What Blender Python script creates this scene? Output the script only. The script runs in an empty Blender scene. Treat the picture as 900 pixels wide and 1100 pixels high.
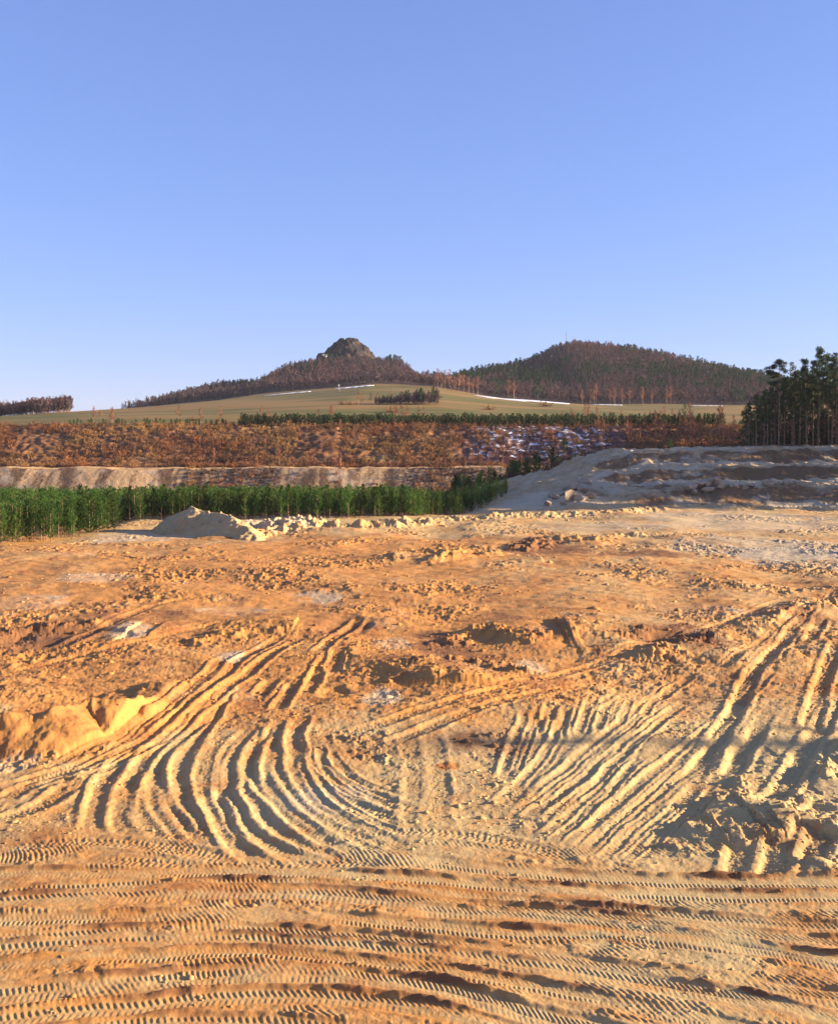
import bpy, math, random
import numpy as np
from math import radians, sin, cos, pi

scene = bpy.context.scene
C = scene.collection
rng = np.random.default_rng(7)
random.seed(7)
F, HOR, CAMH = 1180.0, 470.0, 13.0          # focal length (px), horizon row, eye height (m)
SUN_AZ, SUN_EL = radians(88), radians(13.0)  # azimuth clockwise from +Y (the view direction)

def at(u, v, z=0.0):
    """photo pixel -> ground point at height z"""
    Y = (CAMH - z) * F / (v - HOR)
    return (u - 450.0) / F * Y, Y

def S(a, b, x):
    t = np.clip((x - a) / (b - a), 0, 1)
    return t * t * (3 - 2 * t)

# ------------------------------------------------------------------ noise
_perm = np.random.default_rng(3).permutation(4096)
_ga = np.random.default_rng(4).uniform(0, 2 * pi, 4096)
_gx, _gy = np.cos(_ga), np.sin(_ga)
def pn(x, y, seed=0):
    x = np.asarray(x, float) + seed * 37.31; y = np.asarray(y, float) + seed * 11.77
    xi = np.floor(x).astype(np.int64); yi = np.floor(y).astype(np.int64)
    xf = x - xi; yf = y - yi
    def g(a, b):
        return _perm[(_perm[a & 4095] + b) & 4095]
    def dot(h, dx, dy):
        return _gx[h] * dx + _gy[h] * dy
    u = xf * xf * xf * (xf * (xf * 6 - 15) + 10); w = yf * yf * yf * (yf * (yf * 6 - 15) + 10)
    n00 = dot(g(xi, yi), xf, yf); n10 = dot(g(xi + 1, yi), xf - 1, yf)
    n01 = dot(g(xi, yi + 1), xf, yf - 1); n11 = dot(g(xi + 1, yi + 1), xf - 1, yf - 1)
    a = n00 + u * (n10 - n00); b = n01 + u * (n11 - n01)
    return (a + w * (b - a)) * 1.5
def fbm(x, y, o=4, seed=0, gain=0.5):
    r = 0.0; a = 1.0
    for i in range(o):
        r = r + a * pn(x * 2.03 ** i, y * 2.03 ** i, seed + i * 3)
        a *= gain
    return r
def ridged(x, y, o=3, seed=0):
    r = 0.0; a = 1.0
    for i in range(o):
        r = r + a * (1 - 2 * np.abs(pn(x * 2.1 ** i, y * 2.1 ** i, seed + i * 5)))
        a *= 0.5
    return r / 1.6
def billow(x, y, o=3, seed=0):
    r = 0.0; a = 1.0
    for i in range(o):
        r = r + a * np.abs(pn(x * 2.1 ** i, y * 2.1 ** i, seed + i * 5))
        a *= 0.55
    return r

def spline(pts, n=14):
    """Catmull-Rom through points -> dense polyline"""
    P = np.array(pts, float)
    P = np.vstack([2 * P[0] - P[1], P, 2 * P[-1] - P[-2]])
    out = []
    for i in range(1, len(P) - 2):
        p0, p1, p2, p3 = P[i - 1], P[i], P[i + 1], P[i + 2]
        for t in np.linspace(0, 1, n, endpoint=False):
            out.append(0.5 * ((2 * p1) + (-p0 + p2) * t + (2 * p0 - 5 * p1 + 4 * p2 - p3) * t * t + (-p0 + 3 * p1 - 3 * p2 + p3) * t ** 3))
    out.append(P[-2])
    return np.array(out)

# ------------------------------------------------------------------ large shape of the land
FX = ([-9999, 3, 20, 33, 40, 49, 90, 200, 9999], [0, 0, 1.5, 4.3, 7.4, 9.6, 10.2, 11.5, 11.5])
RX = [-900, -420, -360, -300, -256, -229, -200, -187, -165, -150, -141, -127, -112, -101, -72, -43, -31, -19, -10, -2, 10, 22, 40, 60, 78, 105, 122, 136, 150, 160, 180, 200, 244, 292, 341, 360, 438, 600, 900]
RZ = [28, 28, 29, 31, 34, 46, 54, 58, 59, 60, 64, 75, 78, 80, 83, 82, 81, 80, 74, 64, 59, 58, 66, 72, 76, 82, 87, 97, 103, 104, 102, 100, 93, 81, 69, 63, 50, 40, 34]
CX = [-900, -420, -350, -230, -190, -130, -38, 11, 60, 120, 300, 900]
CZ = [22, 22, 24, 32, 38, 46, 55, 54, 45, 40, 39, 38]

def Zbase(X, Y):
    X = np.asarray(X, float); Y = np.asarray(Y, float)
    # quarry floor behind the plateau
    low = 1 - S(2, 24, X)
    z = -3.5 * np.maximum(S(172, 232, Y), 0.45 * S(138, 192, Y) * S(-43, -50, X)) * low
    # slope on the right with benches
    toe = 6.0 * S(30, 95, X)
    y = Y - toe + 3.0 * pn(X / 14, Y * 0 + 2.2, 5)
    fy = (0.36 * S(195, 208, y) + 0.05 * S(208, 224, y) + 0.27 * S(222, 228, y) + 0.03 * S(228, 240, y) + 0.29 * S(239, 247, y))
    left = 1 - S(26, 44, X)
    fyl = S(190, 224, y)
    fx = np.interp(X, *FX)
    back = 1 - S(284, 322, Y) * (1 - S(66, 84, X))
    hill = fx * (fy * (1 - left) + fyl * left) * back
    z = z + hill - 3.5 * S(284, 322, Y) * (1 - S(66, 84, X)) * S(2, 24, X)
    z = z + 7 * S(88, 130, X) * (1 - S(200, 260, Y))
    # quarry wall
    wob = 2.2 * pn(X / 26, 0.3, 9)
    yw = Y + wob
    z2 = -3.5 + 6.8 * S(331, 345, yw) + 13.7 * S(361, 403, Y + wob * 0.8) ** 0.9
    z = np.where(Y > 325, np.maximum(z, z2), z)
    # field and hills
    c = np.interp(X, CX, CZ)
    t = np.clip((Y - 402) / 468.0, 0, 1)
    fld = 17 + (c - 17) * t ** (0.92)
    fld = fld + 0.9 * pn(X / 70, Y / 70, 21) * S(410, 480, Y)
    rz = np.interp(X, RX, RZ)
    rz = rz + 1.0 * pn(X / 35, Y / 60, 23)
    yr = 1080 + 70 * S(20, 140, X)
    start = 850 - 20 * S(30, 90, X)
    fld2 = fld + (rz - c) * S(0, 1, (Y - start) / (yr - start))
    fld2 = fld2 - (rz - 26) * S(yr + 30, 1800, Y) - 26 * S(1800, 3600, Y)
    return np.where(Y > 402.5, fld2, z)

# ------------------------------------------------------------------ ruts, tracks, heaps on the plateau
def gp(pts): return [at(u, v) for u, v in pts]
FAN = [
 [(326,768),(320,780),(315,796),(321,829),(336,853),(358,872),(392,893),(446,914)],
 [(300,776),(291,800),(291,822),(298,842),(318,863),(345,882),(380,899),(418,915)],
 [(286,784),(270,803),(266,829),(272,858),(288,881),(313,900),(347,920),(392,938)],
 [(279,829),(290,850),(312,874),(336,893),(362,912)],
 [(270,780),(256,794),(246,808),(243,833),(246,862),(264,888),(288,906),(318,922),(360,937)],
 [(228,850),(232,871),(246,896),(262,914),(284,928)],
 [(352,706),(338,728),(328,748)], [(388,664),(360,684),(340,706)], [(318,732),(304,752),(296,764)], [(296,728),(276,748)], [(364,700),(356,724)],
 [(246,742),(214,786),(196,812),(191,840),(195,866),(207,890),(222,908)],
 [(222,770),(200,786),(176,808),(165,826),(168,854),(183,880),(204,906)],
 [(330,680),(280,712),(240,742),(190,782),(156,812),(138,836),(129,864),(137,892),(156,912)],
 [(312,678),(262,706),(216,744),(178,776),(140,804),(118,828),(106,856),(100,886),(104,904)],
 [(246,704),(206,740),(176,766),(142,790),(112,806)],
]
RIGHT = [
 [(608,916),(638,887),(669,858),(704,828),(742,800),(788,760),(834,716)],
 [(631,920),(669,884),(704,852),(742,822),(786,784)],
 [(656,922),(690,892),(724,866),(752,840)],
 [(573,853),(607,827),(638,802),(669,776),(700,750),(744,722)],
 [(560,884),(594,858),(624,834),(660,806),(700,780),(736,752)],
 [(562,838),(586,812),(600,792),(612,774)],
 [(586,900),(612,876),(640,846),(660,820),(676,796)],
 [(540,838),(548,812),(558,790),(566,770)],
 [(606,764),(602,782),(598,796)],
 [(634,754),(630,772),(628,790)],
 [(652,752),(646,768)],
 [(578,770),(574,788)],
 [(592,762),(588,776)],
]
DEEP = [
 [(900,742),(884,776),(861,818),(836,856),(812,876)],
 [(846,676),(812,716),(790,760),(766,800),(730,850)],
 [(820,778),(798,806),(782,836)],
 [(900,688),(880,740),(868,790)],
 [(872,652),(840,690),(806,728)],
 [(882,664),(868,690)],
 [(798,912),(790,940)],[(836,910),(822,950)],[(866,930),(884,900)],[(884,870),(858,890)],[(760,872),(720,868)],
]
MIDCUT = [
 [(0,722),(80,706),(150,690),(210,676),(262,664)],
 [(0,700),(60,694),(110,676),(170,650),(250,636)],
 [(330,800),(420,776),(520,748),(640,712),(760,676),(850,640)],
 [(400,806),(500,770),(600,742),(700,724)],
 [(0,860),(40,842),(90,822),(140,812)],
 [(0,880),(50,862),(76,846)],
 [(20,842),(70,826),(112,812)],
 [(346,838),(366,852),(388,864),(420,878)],
 [(356,828),(384,842),(416,860),(440,868)],
 [(100,612),(220,598),(340,584),(470,574)],
 [(420,612),(520,600),(610,590),(700,596)],
]
THIN = [
 [(590,908),(624,878),(656,846),(690,812)], [(620,920),(654,888),(688,856),(722,826),(760,790)], [(644,924),(680,890),(714,860)], [(566,868),(600,842),(632,816),(664,790),(712,748)],
 [(576,890),(610,862),(640,838),(676,804),(726,762)], [(552,846),(572,824),(590,800),(600,780)], [(668,926),(706,894),(744,862)], [(690,916),(726,884),(770,846)],
 [(554,830),(562,806),(572,780)],[(622,790),(630,762)],[(642,786),(650,760)],[(664,780),(676,752)],[(690,770),(704,748)],
 [(332,806),(344,836),(366,858),(404,882),(440,896)], [(340,800),(352,826),(380,846),(420,862)],
 [(352,806),(372,828),(400,842),(436,852)], [(342,820),(362,840),(392,856)], [(800,700),(850,664),(900,632)], [(770,720),(830,680)], [(80,826),(130,806),(170,784)], [(90,834),(140,812),(186,790)], [(60,820),(120,796),(160,772)],
]
FAINT = [[(440,790),(446,830),(444,870),(456,900)], [(462,786),(470,830),(468,870),(476,900)], [(330,905),(420,892),(520,900),(620,922)], [(100,925),(240,930),(420,925)],
 [(150,842),(160,880),(190,915)], [(240,790),(222,822),(222,850)], [(310,800),(308,830),(330,862),(400,905)], [(520,880),(620,790),(700,730)], [(640,930),(740,860),(830,760)], [(0,910),(120,905),(260,925)]]
FLAT = [   # loader tracks running across the bottom of the picture: (points, moist crest 0..1)
 [(-60,938),(120,940),(300,938),(450,945),(640,958),(960,966)],
 [(-60,962),(100,954),(280,948),(440,956),(620,974),(800,990),(960,1004)],
 [(-60,972),(120,964),(300,958),(450,970),(640,986),(760,1000),(960,1022)],
 [(-60,990),(160,986),(320,984),(520,1000),(680,1006),(960,1040)],
 [(-60,1014),(110,1006),(260,1001),(380,1008),(520,1022),(700,1046),(960,1080)],
 [(-60,1024),(130,1014),(270,1010),(400,1020),(560,1036),(760,1066),(960,1110)],
 [(-60,1044),(140,1030),(260,1022),(400,1034),(540,1054),(700,1084),(860,1120)],
 [(-60,1076),(100,1062),(240,1048),(340,1046),(460,1062),(600,1096),(760,1140)],
 [(-60,1104),(120,1084),(260,1070),(380,1072),(500,1094),(640,1130)],
 [(420,922),(540,934),(660,944),(800,948),(960,950)],
 [(400,976),(560,984),(660,996),(800,1016),(960,1052)],
 [(-60,1130),(120,1104),(260,1098),(420,1110)],
]
HEAPS = [  # dumped sand: crest line (photo points at the crest foot), height, slope
 ([(58,792),(92,780),(128,778),(168,772)], 1.5, 0.42),
 ([(-60,806),(-20,800),(14,796)], 1.45, 0.46),
 ([(196,762),(224,748)], 0.5, 0.4),
 ([(768,866),(784,862)], 0.20, 0.5), ([(800,856),(806,868)], 0.20, .5), ([(846,846),(858,872)], 0.23, 0.5), ([(812,912),(824,906)], 0.20, 0.5), ([(842,908),(850,904)], 0.21, 0.55),
 ([(736,888),(750,894)], 0.13, 0.4), ([(884,900),(894,904)], 0.23, 0.5), ([(910,906),(930,906)], 0.27, 0.5), ([(790,830),(800,846)], 0.21, 0.5),
 ([(876,816),(884,842)], 0.23, 0.5), ([(700,906),(726,916)], 0.10, 0.35), ([(900,800),(920,840)], 0.27, 0.5), ([(778,888),(790,884)], 0.15, .5), ([(866,884),(872,880)], 0.17, .5),
 ([(828,930),(836,940)], 0.12, 0.4), ([(884,936),(896,944)], 0.15, 0.4), ([(770,920),(780,926)], 0.12, .45), ([(736,912),(748,920)], 0.10, .4), ([(858,922),(866,930)], 0.13, .45),
]
LITRIDGE = [  # low lit banks of loose sand at the far rim of the plateau
 ([(470,558),(560,555),(640,553),(700,549),(760,547),(830,548),(930,545)], 0.9, 0.22),
 ([(276,574),(330,568),(400,567),(460,563)], 1.7, 0.32),
 ([(292,568),(318,565),(344,566)], 2.5, 0.40),
 ([(560,590),(585,582),(610,582)], 1.0, 0.25), ([(640,583),(668,576),(690,576)], 0.7, 0.22),
 ([(470,604),(500,596),(530,596)], 0.8, 0.25),
 ([(700,706),(730,690),(760,686)], 0.7, 0.28), ([(480,690),(520,676),(560,690)], 0.55, 0.25),
 ([(440,720),(500,712),(560,722)], 0.45, 0.2), ([(660,690),(690,680)], 0.45, 0.3),
 ([(0,680),(40,676),(90,672)], 0.6, 0.25), ([(210,690),(260,676)], 0.4, 0.2),
 ([(840,664),(880,650),(930,640)], 0.7, 0.25),
]

def pl_dist(x, y, P, need_s=False):
    """distance, signed side and arc position of points to polyline P"""
    best = np.full(x.shape, 1e9); sd = np.zeros_like(x); ss = np.zeros_like(x)
    acc = 0.0
    seg = np.hypot(*(P[1:] - P[:-1]).T); tot = seg.sum()
    for i in range(len(P) - 1):
        a = P[i]; b = P[i + 1]; d = b - a; L = seg[i] + 1e-9
        m = slice(None)
        px = x - a[0]; py = y - a[1]
        t = np.clip((px * d[0] + py * d[1]) / (L * L), 0, 1)
        qx = px - t * d[0]; qy = py - t * d[1]
        dd = qx * qx + qy * qy
        k = dd < best
        best = np.where(k, dd, best)
        sd = np.where(k, np.sign(d[0] * py - d[1] * px), sd)
        ss = np.where(k, acc + t * L, ss)
        acc += L
    return np.sqrt(best), sd, ss, tot

def near_idx(X, Y, P, pad):
    return np.nonzero((X > P[:, 0].min() - pad) & (X < P[:, 0].max() + pad) & (Y > P[:, 1].min() - pad) & (Y < P[:, 1].max() + pad))[0]

def blob(X, Y, u, v, ru, rv):
    x, y = at(u, v); x2, _ = at(u + ru, v); _, y2 = at(u, v - rv)
    q = ((X - x) / (x2 - x)) ** 2 + ((Y - y) / (y2 - y)) ** 2
    q = q * (1 + 0.55 * pn(X / 1.7, Y / 2.6, 61))
    return 1 - S(0.25, 1.3, q)

PITS = [(262,972,20,4,.10),(70,685,60,10,.5),(370,672,26,8,.35),(360,745,18,6,.2),(700,690,30,6,.3)]
BLOBS = [
 ('tone', 110, 1038, 50, 10, .5), ('wet', 100, 1036, 40, 8, .4), ('tone', 860, 1050, 50, 30, .35), ('tone', 860, 1000, 60, 30, .2), ('pale', 330, 970, 120, 20, .3), ('pale', 850, 1060, 30, 8, .4), ('pale', 250, 880, 130, 60, .2), # attribute, u, v, ru, rv, amount
 ('wet', 45, 684, 70, 14, .9), ('wet', 150, 664, 60, 10, .55), ('wet', 360, 672, 40, 10, .6), ('wet', 540, 660, 30, 8, .5),
 ('wet', 725, 686, 60, 14, .85), ('wet', 860, 662, 30, 10, .7), ('wet', 500, 712, 60, 22, .55), ('wet', 590, 592, 60, 6, .7),
 ('wet', 690, 596, 60, 4, .8), ('wet', 430, 800, 100, 16, .5), ('wet', 530, 800, 50, 20, .55), ('wet', 580, 586, 40, 8, .7),
 ('wet', 840, 905, 50, 16, .5), ('wet', 470, 690, 40, 16, .5), ('wet', 20, 900, 60, 14, .45), ('wet', 270, 580, 50, 3, .4),
 ('pale', 410, 750, 26, 12, 1), ('pale', 100, 622, 50, 8, .8), ('pale', 30, 648, 50, 10, .6), ('pale', 140, 680, 26, 10, .9),
 ('pale', 250, 656, 40, 8, .5), ('pale', 300, 560, 60, 12, .7), ('pale', 740, 655, 60, 10, .5), ('pale', 860, 600, 80, 14, .7),
 ('pale', 570, 716, 22, 10, .9), ('pale', 420, 690, 24, 12, .7), ('pale', 150, 576, 60, 8, .8), ('pale', 800, 560, 120, 12, .6),
 ('pale', 20, 820, 30, 12, .8), ('pale', 340, 640, 40, 8, .5), ('pale', 360, 856, 60, 20, .5), ('pale', 250, 705, 14, 8, .9),
 ('clay', 830, 588, 120, 12, 1), ('clay', 650, 566, 110, 5, .6), ('clay', 540, 800, 90, 20, .4),
 ('tone', 110, 775, 90, 40, .4), ('tone', 300, 640, 300, 60, .22), ('tone', 500, 700, 160, 50, .25), ('tone', 10, 790, 40, 40, .4),
 ('tone', 480, 822, 14, 4, .7), ('tone', 420, 586, 160, 10, .25), ('tone', 110, 640, 100, 40, .1), ('tone', 60, 690, 80, 30, .2),
]

def surf(X, Y):
    """height and colour attributes of the ground at any points (1-D arrays)"""
    X = np.asarray(X, float).ravel(); Y = np.asarray(Y, float).ravel()
    zb = Zbase(X, Y)
    hillm = S(190, 206, Y) * S(6, 26, X)
    bot = 1 - S(33.5, 37, Y)
    mid = S(46, 56, Y)
    far = S(120, 170, Y)
    h = 0.30 * fbm(X / 11, Y / 11, 2, 1) * (0.35 + 0.65 * mid) * (1 - bot * .6)
    smooth = h.copy()
    patch = S(-0.15, 0.6, fbm(X / 12, Y / 12, 4, 40))
    dist_k = np.clip(Y / 60, .6, 2.2)
    rough = mid * (0.13 * ridged(X / 5.0, Y / 5.0, 4, 11) * (0.25 + 0.75 * patch) + (0.055 * fbm(X / 0.8, Y / 0.9, 5, 15, .65) + .11 * np.maximum(0, fbm(X / .62, Y / .75, 5, 16, .6) - .12)) * patch * dist_k)
    rough = rough + mid * 0.07 * fbm(X / 1.6, Y / 0.9, 4, 77)
    strk = S(0.0, .5, fbm(X / 12, Y / 7, 2, 78))
    rough = rough + mid * 0.10 * strk * np.abs(pn((X * .35 + Y) / .8 + fbm(X / 5, Y / 5, 2, 79) * 1.5, X / 14, 80))
    rough = rough * (1 - 0.45 * far)
    h = h + rough
    h = h + (1 - mid) * (1 - bot) * (0.07 * fbm(X / 2.2, Y / 2.2, 4, 17) + (0.04 * fbm(X / 0.6, Y / 0.6, 5, 19, .65) + .14 * np.maximum(0, fbm(X / .45, Y / .5, 4, 18, .6) - .2)) * S(0.0, .5, fbm(X / 5, Y / 5, 2, 45)))
    h = h + bot * (0.035 * fbm(X / 1.8, Y / 1.0, 4, 25) + 0.016 * billow(X / .3, Y / .3, 3, 27) + 0.05 * billow(X / .5, Y / .5, 3, 28) * S(.15, .6, fbm(X / 2.5, Y / 1.2, 3, 29)))
    h = h + hillm * (0.45 * ridged(X / 9, Y / 7, 4, 31) + 0.40 * fbm(X / 2.5, Y / 2, 4, 33)) * S(0, 3, zb + .5)
    tone = 0.32 + 0.14 * bot + 0.30 * mid * (1 - 0.75 * far) + 0.20 * fbm(X / 6, Y / 9, 4, 51) + 0.12 * S(0, -12, X) * (1 - far)
    tone = tone - 0.14 * S(0, 10, X) * (1 - S(50, 62, Y))
    wet = 0.50 * mid * S(0.05, 0.65, fbm(X / 3.0, Y / 4, 4, 53)) * (1 - .7 * far)
    pale = 0.08 * mid + 0.5 * mid * S(0.2, 0.8, fbm(X / 4.5, Y / 6, 4, 55)) + 0.25 * far + hillm * .45 * S(.25, .75, np.sin((Y - 3.0 - 6 * S(30, 95, X) + 3.0 * pn(X / 14, Y * 0 + 2.2, 5) - 214) / 18.0 * 2 * pi + pi / 2)) * S(40, 50, X)
    clay = hillm * (0.75 + 0.3 * fbm(X / 12, Y / 9, 3, 57))
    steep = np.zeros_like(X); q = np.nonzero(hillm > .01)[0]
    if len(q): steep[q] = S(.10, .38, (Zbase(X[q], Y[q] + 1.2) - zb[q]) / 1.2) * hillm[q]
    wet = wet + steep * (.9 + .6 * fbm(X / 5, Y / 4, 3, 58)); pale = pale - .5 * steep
    for k_, bx, by, rx_, ry_, am in ((0, 46, 215, 5, 9, .9), (0, 33, 208, 3, 4, .5), (1, 20, 205, 14, 10, .9), (1, 58, 219, 22, 4, .8), (1, 64, 243, 24, 4, .7), (1, 38, 222, 6, 8, .5), (0, 60, 206, 12, 4, .8), (0, 74, 230, 8, 3, .6), (1, 70, 202, 8, 3, .5)):
        q_ = am * (1 - S(.2, 1.2, ((X - bx) / rx_) ** 2 + ((Y - by) / ry_) ** 2 + .5 * fbm(X / 4, Y / 4, 3, 56))) * np.clip(hillm * 2, 0, 1)
        if k_: pale = pale + q_
        else: wet = wet + q_
    tread = np.zeros_like(X)
    W = dict(tone=tone, wet=wet, pale=pale, clay=clay)
    for k, u, v, ru, rv, am in BLOBS:
        x, y = at(u, v)
        W[k] += am * blob(X, Y, u, v, ru, rv)
    # heaps: angle-of-repose cones round a crest line
    for lst, kind in ((LITRIDGE, 0), (HEAPS, 1)):
        for pts, H, sl in lst:
            P = spline(gp(pts), 6)
            ids = near_idx(X, Y, P, H / sl + 1.5)
            if not len(ids): continue
            x, y = X[ids], Y[ids]
            gn = .6 if (kind == 0 or pts[0][0] > 600) else .38
            wx = x + 0.35 * fbm(x / 1.6, y / 1.6, 5, 63, gn); wy = y + 0.35 * fbm(x / 1.6, y / 1.6, 5, 64, gn)
            d, sd, s, L = pl_dist(wx, wy, P)
            Hs = H * (0.8 + 0.3 * pn(s / 2.2 + H * 7, s * 0 + 3, 65))
            if kind == 0: Hs = Hs * (0.7 + 0.4 * fbm(x / 1.6, y / 2.4, 3, 67))
            c = np.clip(Hs - sl * d, -0.6, 9)
            # soft maximum
            k = 0.12 if kind else 0.25
            c = np.where(c > 0, c, 0) + k * np.exp(-np.abs(c) / k) * 0.35
            rill = (0.05 * pn(s / 0.35, d / 2.5, 66) * S(0.0, .4, c) + (.15 * fbm(x / .7, y / .7, 6, 68, .65) + .2 * np.maximum(0, fbm(x / .4, y / .4, 4, 62, .6) - .15) if pts[0][0] > 600 else .03 * fbm(x / .5, y / .5, 3, 68)) * S(0, .3, c)) if kind else (.10 * fbm(x / .9, y / .9, 5, 69, .65) + .3 * np.maximum(0, fbm(x / .6, y / .7, 4, 60, .6) - .2)) * S(0, .3, c)
            m = S(0.0, 0.35, c)
            h[ids] = np.maximum(h[ids] * (1 - 0.7 * m) + (smooth[ids] + c) * 1.0 + rill * 1.0 - 0 * m, h[ids])
            if kind: W['pale'][ids] *= (1 - .7 * m)
            if kind: W['tone'][ids] += 0.15 * m
    for u, v, ru, rv, dp in PITS:
        h = h - .7 * dp * blob(X, Y, u, v, ru, rv)
    # ruts
    def carve(lines, w, depth, berm, paler, jit, treadamp, ends=0.12, off=0.0):
        for li, pts in enumerate(lines):
            P = spline(gp(pts), 10)
            ids = near_idx(X, Y, P, w * 4)
            if not len(ids): continue
            x, y = X[ids], Y[ids]
            jx = 0.05 * fbm(x / .35, y / .35, 2, 81) + .12 * pn(x / 2.5, y / 2.5, 86); jy = 0.05 * fbm(x / .35, y / .35, 2, 82) + .12 * pn(x / 2.5, y / 2.5, 87)
            d, sd, s, L = pl_dist(x + jx, y + jy, P)
            k = np.nonzero(d < w * 3.2)[0]
            ids = ids[k]; d, sd, s, x, y = d[k], sd[k], s[k], x[k], y[k]
            fade = S(0, L * ends, s) * S(0, L * ends, L - s)
            fade = fade * (0.85 + 0.4 * pn(s / 4.5 + li * 3.1, s * 0 + li, 83))
            fade = np.clip(fade, 0, 1.2)
            prof = -depth * (1 - S(w * .6, w * 1.1, d)) + berm * np.exp(-((d - w * 1.4) / (w * .30)) ** 2) * (0.85 + jit * .6 * fbm(s / .5, sd * 3.0 + li, 3, 85))
            lug = treadamp * np.where(((s / 0.21 + 0.5 * (sd > 0) + d * 1.2) % 1.0) < 0.45, 1.0, 0.0) * (1 - S(w * .6, w * .9, d))
            m = (1 - S(w * 1.7, w * 2.6, d)) * np.clip(fade * 1.4, 0, 1)
            h[ids] = h[ids] * (1 - m) + m * (smooth[ids] * .5 + h[ids] * .5) + (prof + lug) * fade
            W['pale'][ids] += paler * (1 - S(w * .5, w * 1.1, d)) * fade
            W['wet'][ids] += 0.0
    carve(MIDCUT, 0.40, 0.08, 0.06, 0.06, .9, 0.03)
    carve(RIGHT, 0.30, 0.060, 0.060, 0.08, .5, 0.014)
    carve(FAN, 0.38, 0.092, 0.078, 0.12, .35, 0.016)
    carve(FAINT, .4, .03, .035, .1, .8, .02)
    carve(DEEP, 0.42, 0.12, 0.07, 0.08, .9, 0.03)
    carve(THIN, 0.19, 0.032, 0.038, 0.05, .7, 0.012)
    # broad flat fan floor paler
    W['pale'] += 0.18 * (1 - S(0.5, 1.2, ((X + 6.5) / 6) ** 2 + ((Y - 42) / 6) ** 2))
    h = h + bot * .012 * np.sin(2 * pi * ((X + .45 * Y + .15 * pn(X / 1.2, Y / 1.2, 70)) / .15)) * S(0, .4, fbm(X / 3.5, Y / 1.3, 2, 71))
    # loader tracks at the bottom
    for li, pts in enumerate(FLAT):
        P = spline(gp(pts), 16)
        o = np.argsort(P[:, 0]); P = P[o]
        ids = np.nonzero((Y < 38) & (X > P[0, 0]) & (X < P[-1, 0]))[0]
        if not len(ids): continue
        x, y = X[ids], Y[ids]
        f = np.interp(x, P[:, 0], P[:, 1]) + 0.12 * pn(x / 2.2, x * 0 + li, 91) + .05 * pn(x / .8, x * 0 + li, 92)
        dy = np.gradient(P[:, 1], P[:, 0]); sl = np.interp(x, P[:, 0], dy)
        cs = 1 / np.sqrt(1 + sl * sl)
        d = (y - f) * cs
        s = x / cs + 0.25 * d
        k = np.nonzero(np.abs(d) < 1.0)[0]
        ids, d, s, x = ids[k], d[k], s[k], x[k]
        w = [0.34, 0.27, 0.40, 0.30, 0.36][li % 5]
        a = np.abs(d)
        fade = np.clip(0.78 + 0.8 * fbm(s / 4.5 + li * 5, d / 1.5 + li, 3, 93), 0.12, 1.15)
        if li >= 9: fade = fade * S(P[0, 0], P[0, 0] + 2, x) 
        bermn = np.clip(0.75 + 1.1 * fbm(s / 4.5 + li * 9, s * 0 + 7 + li, 3, 95), 0.05, 1.4)
        far_side = d > 0
        berm = np.exp(-((a - w * 1.32 - .05 * pn(s / .5, s * 0 + li, 98)) / 0.11) ** 2) * np.where(far_side, 0.11, 0.045) * bermn * (0.8 + 0.4 * pn(s / .35, d / .3 + li, 96))
        ph = (s / (0.125 + .015 * (li % 3)) + 0.5 * far_side + a * (1.1 if li % 2 else 2.0) + .12 * pn(s / .7, a * 3, 94)) % 1.0
        one = np.where(far_side, 1.0 if li % 3 else .35, .45 if li % 3 else 1.0)
        lug = np.where(ph < .35, ph / .35, (1 - ph) / .65) * S(0.03, 0.07, a) * (1 - S(w * .75, w * 1.1, a)) * 0.026 * one * np.clip(fade * 1.2, 0, 1.1)
        m = (1 - S(w * 1.1, w * 1.6, a)) * np.clip(fade * 1.3, 0, 1)
        h[ids] = h[ids] * (1 - m) + m * (smooth[ids] - 0.06 * fade) + lug * m + berm * fade
        W['wet'][ids] = W['wet'][ids] * (1 - .8 * m) + np.clip(1.05 * np.exp(-((a - w * 1.40) / 0.17) ** 2) * np.where(far_side, 1.0, .35) * bermn * fade * (0.8 + .6 * pn(s / 2.0, d * 0 + li, 97)), 0, 1)
        W['tone'][ids] += 0.25 * np.exp(-((a - w * 1.3) / 0.2) ** 2) * bermn - 0.08 * m
        W['pale'][ids] += 0.12 * m
    h = h + (0.014 * fbm(X / .33, Y / .33, 4, 99, .65) * (1 + .8 * mid)) * (1 - S(60, 90, Y)) * (1 - .55 * bot)
    return zb + h, W

# ------------------------------------------------------------------ mesh building
def raw_mesh(name, V, faces, smooth=False, attrs=None, mats=None, midx=None):
    me = bpy.data.meshes.new(name)
    V = np.asarray(V, np.float32); faces = np.asarray(faces, np.int32)
    n, k = faces.shape
    me.vertices.add(len(V)); me.vertices.foreach_set('co', V.ravel())
    me.loops.add(n * k); me.loops.foreach_set('vertex_index', faces.ravel())
    me.polygons.add(n); me.polygons.foreach_set('loop_start', np.arange(0, n * k, k, dtype=np.int32))
    if smooth: me.polygons.foreach_set('use_smooth', np.ones(n, bool))
    for m in (mats or []): me.materials.append(m)
    if midx is not None: me.polygons.foreach_set('material_index', np.asarray(midx, np.int32))
    for a, vals in (attrs or {}).items():
        at_ = me.attributes.new(a, 'FLOAT', 'POINT'); at_.data.foreach_set('value', np.asarray(vals, np.float32))
    me.update(calc_edges=True)
    return me
def link(name, me, parent=None, loc=None):
    o = bpy.data.objects.new(name, me); C.objects.link(o)
    if parent: o.parent = parent
    if loc is not None: o.location = loc
    return o
def tag(o, label=None, cat=None, group=None, kind=None):
    if label: o['label'] = label
    if cat: o['category'] = cat
    if group: o['group'] = group
    if kind: o['kind'] = kind
    return o
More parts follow.
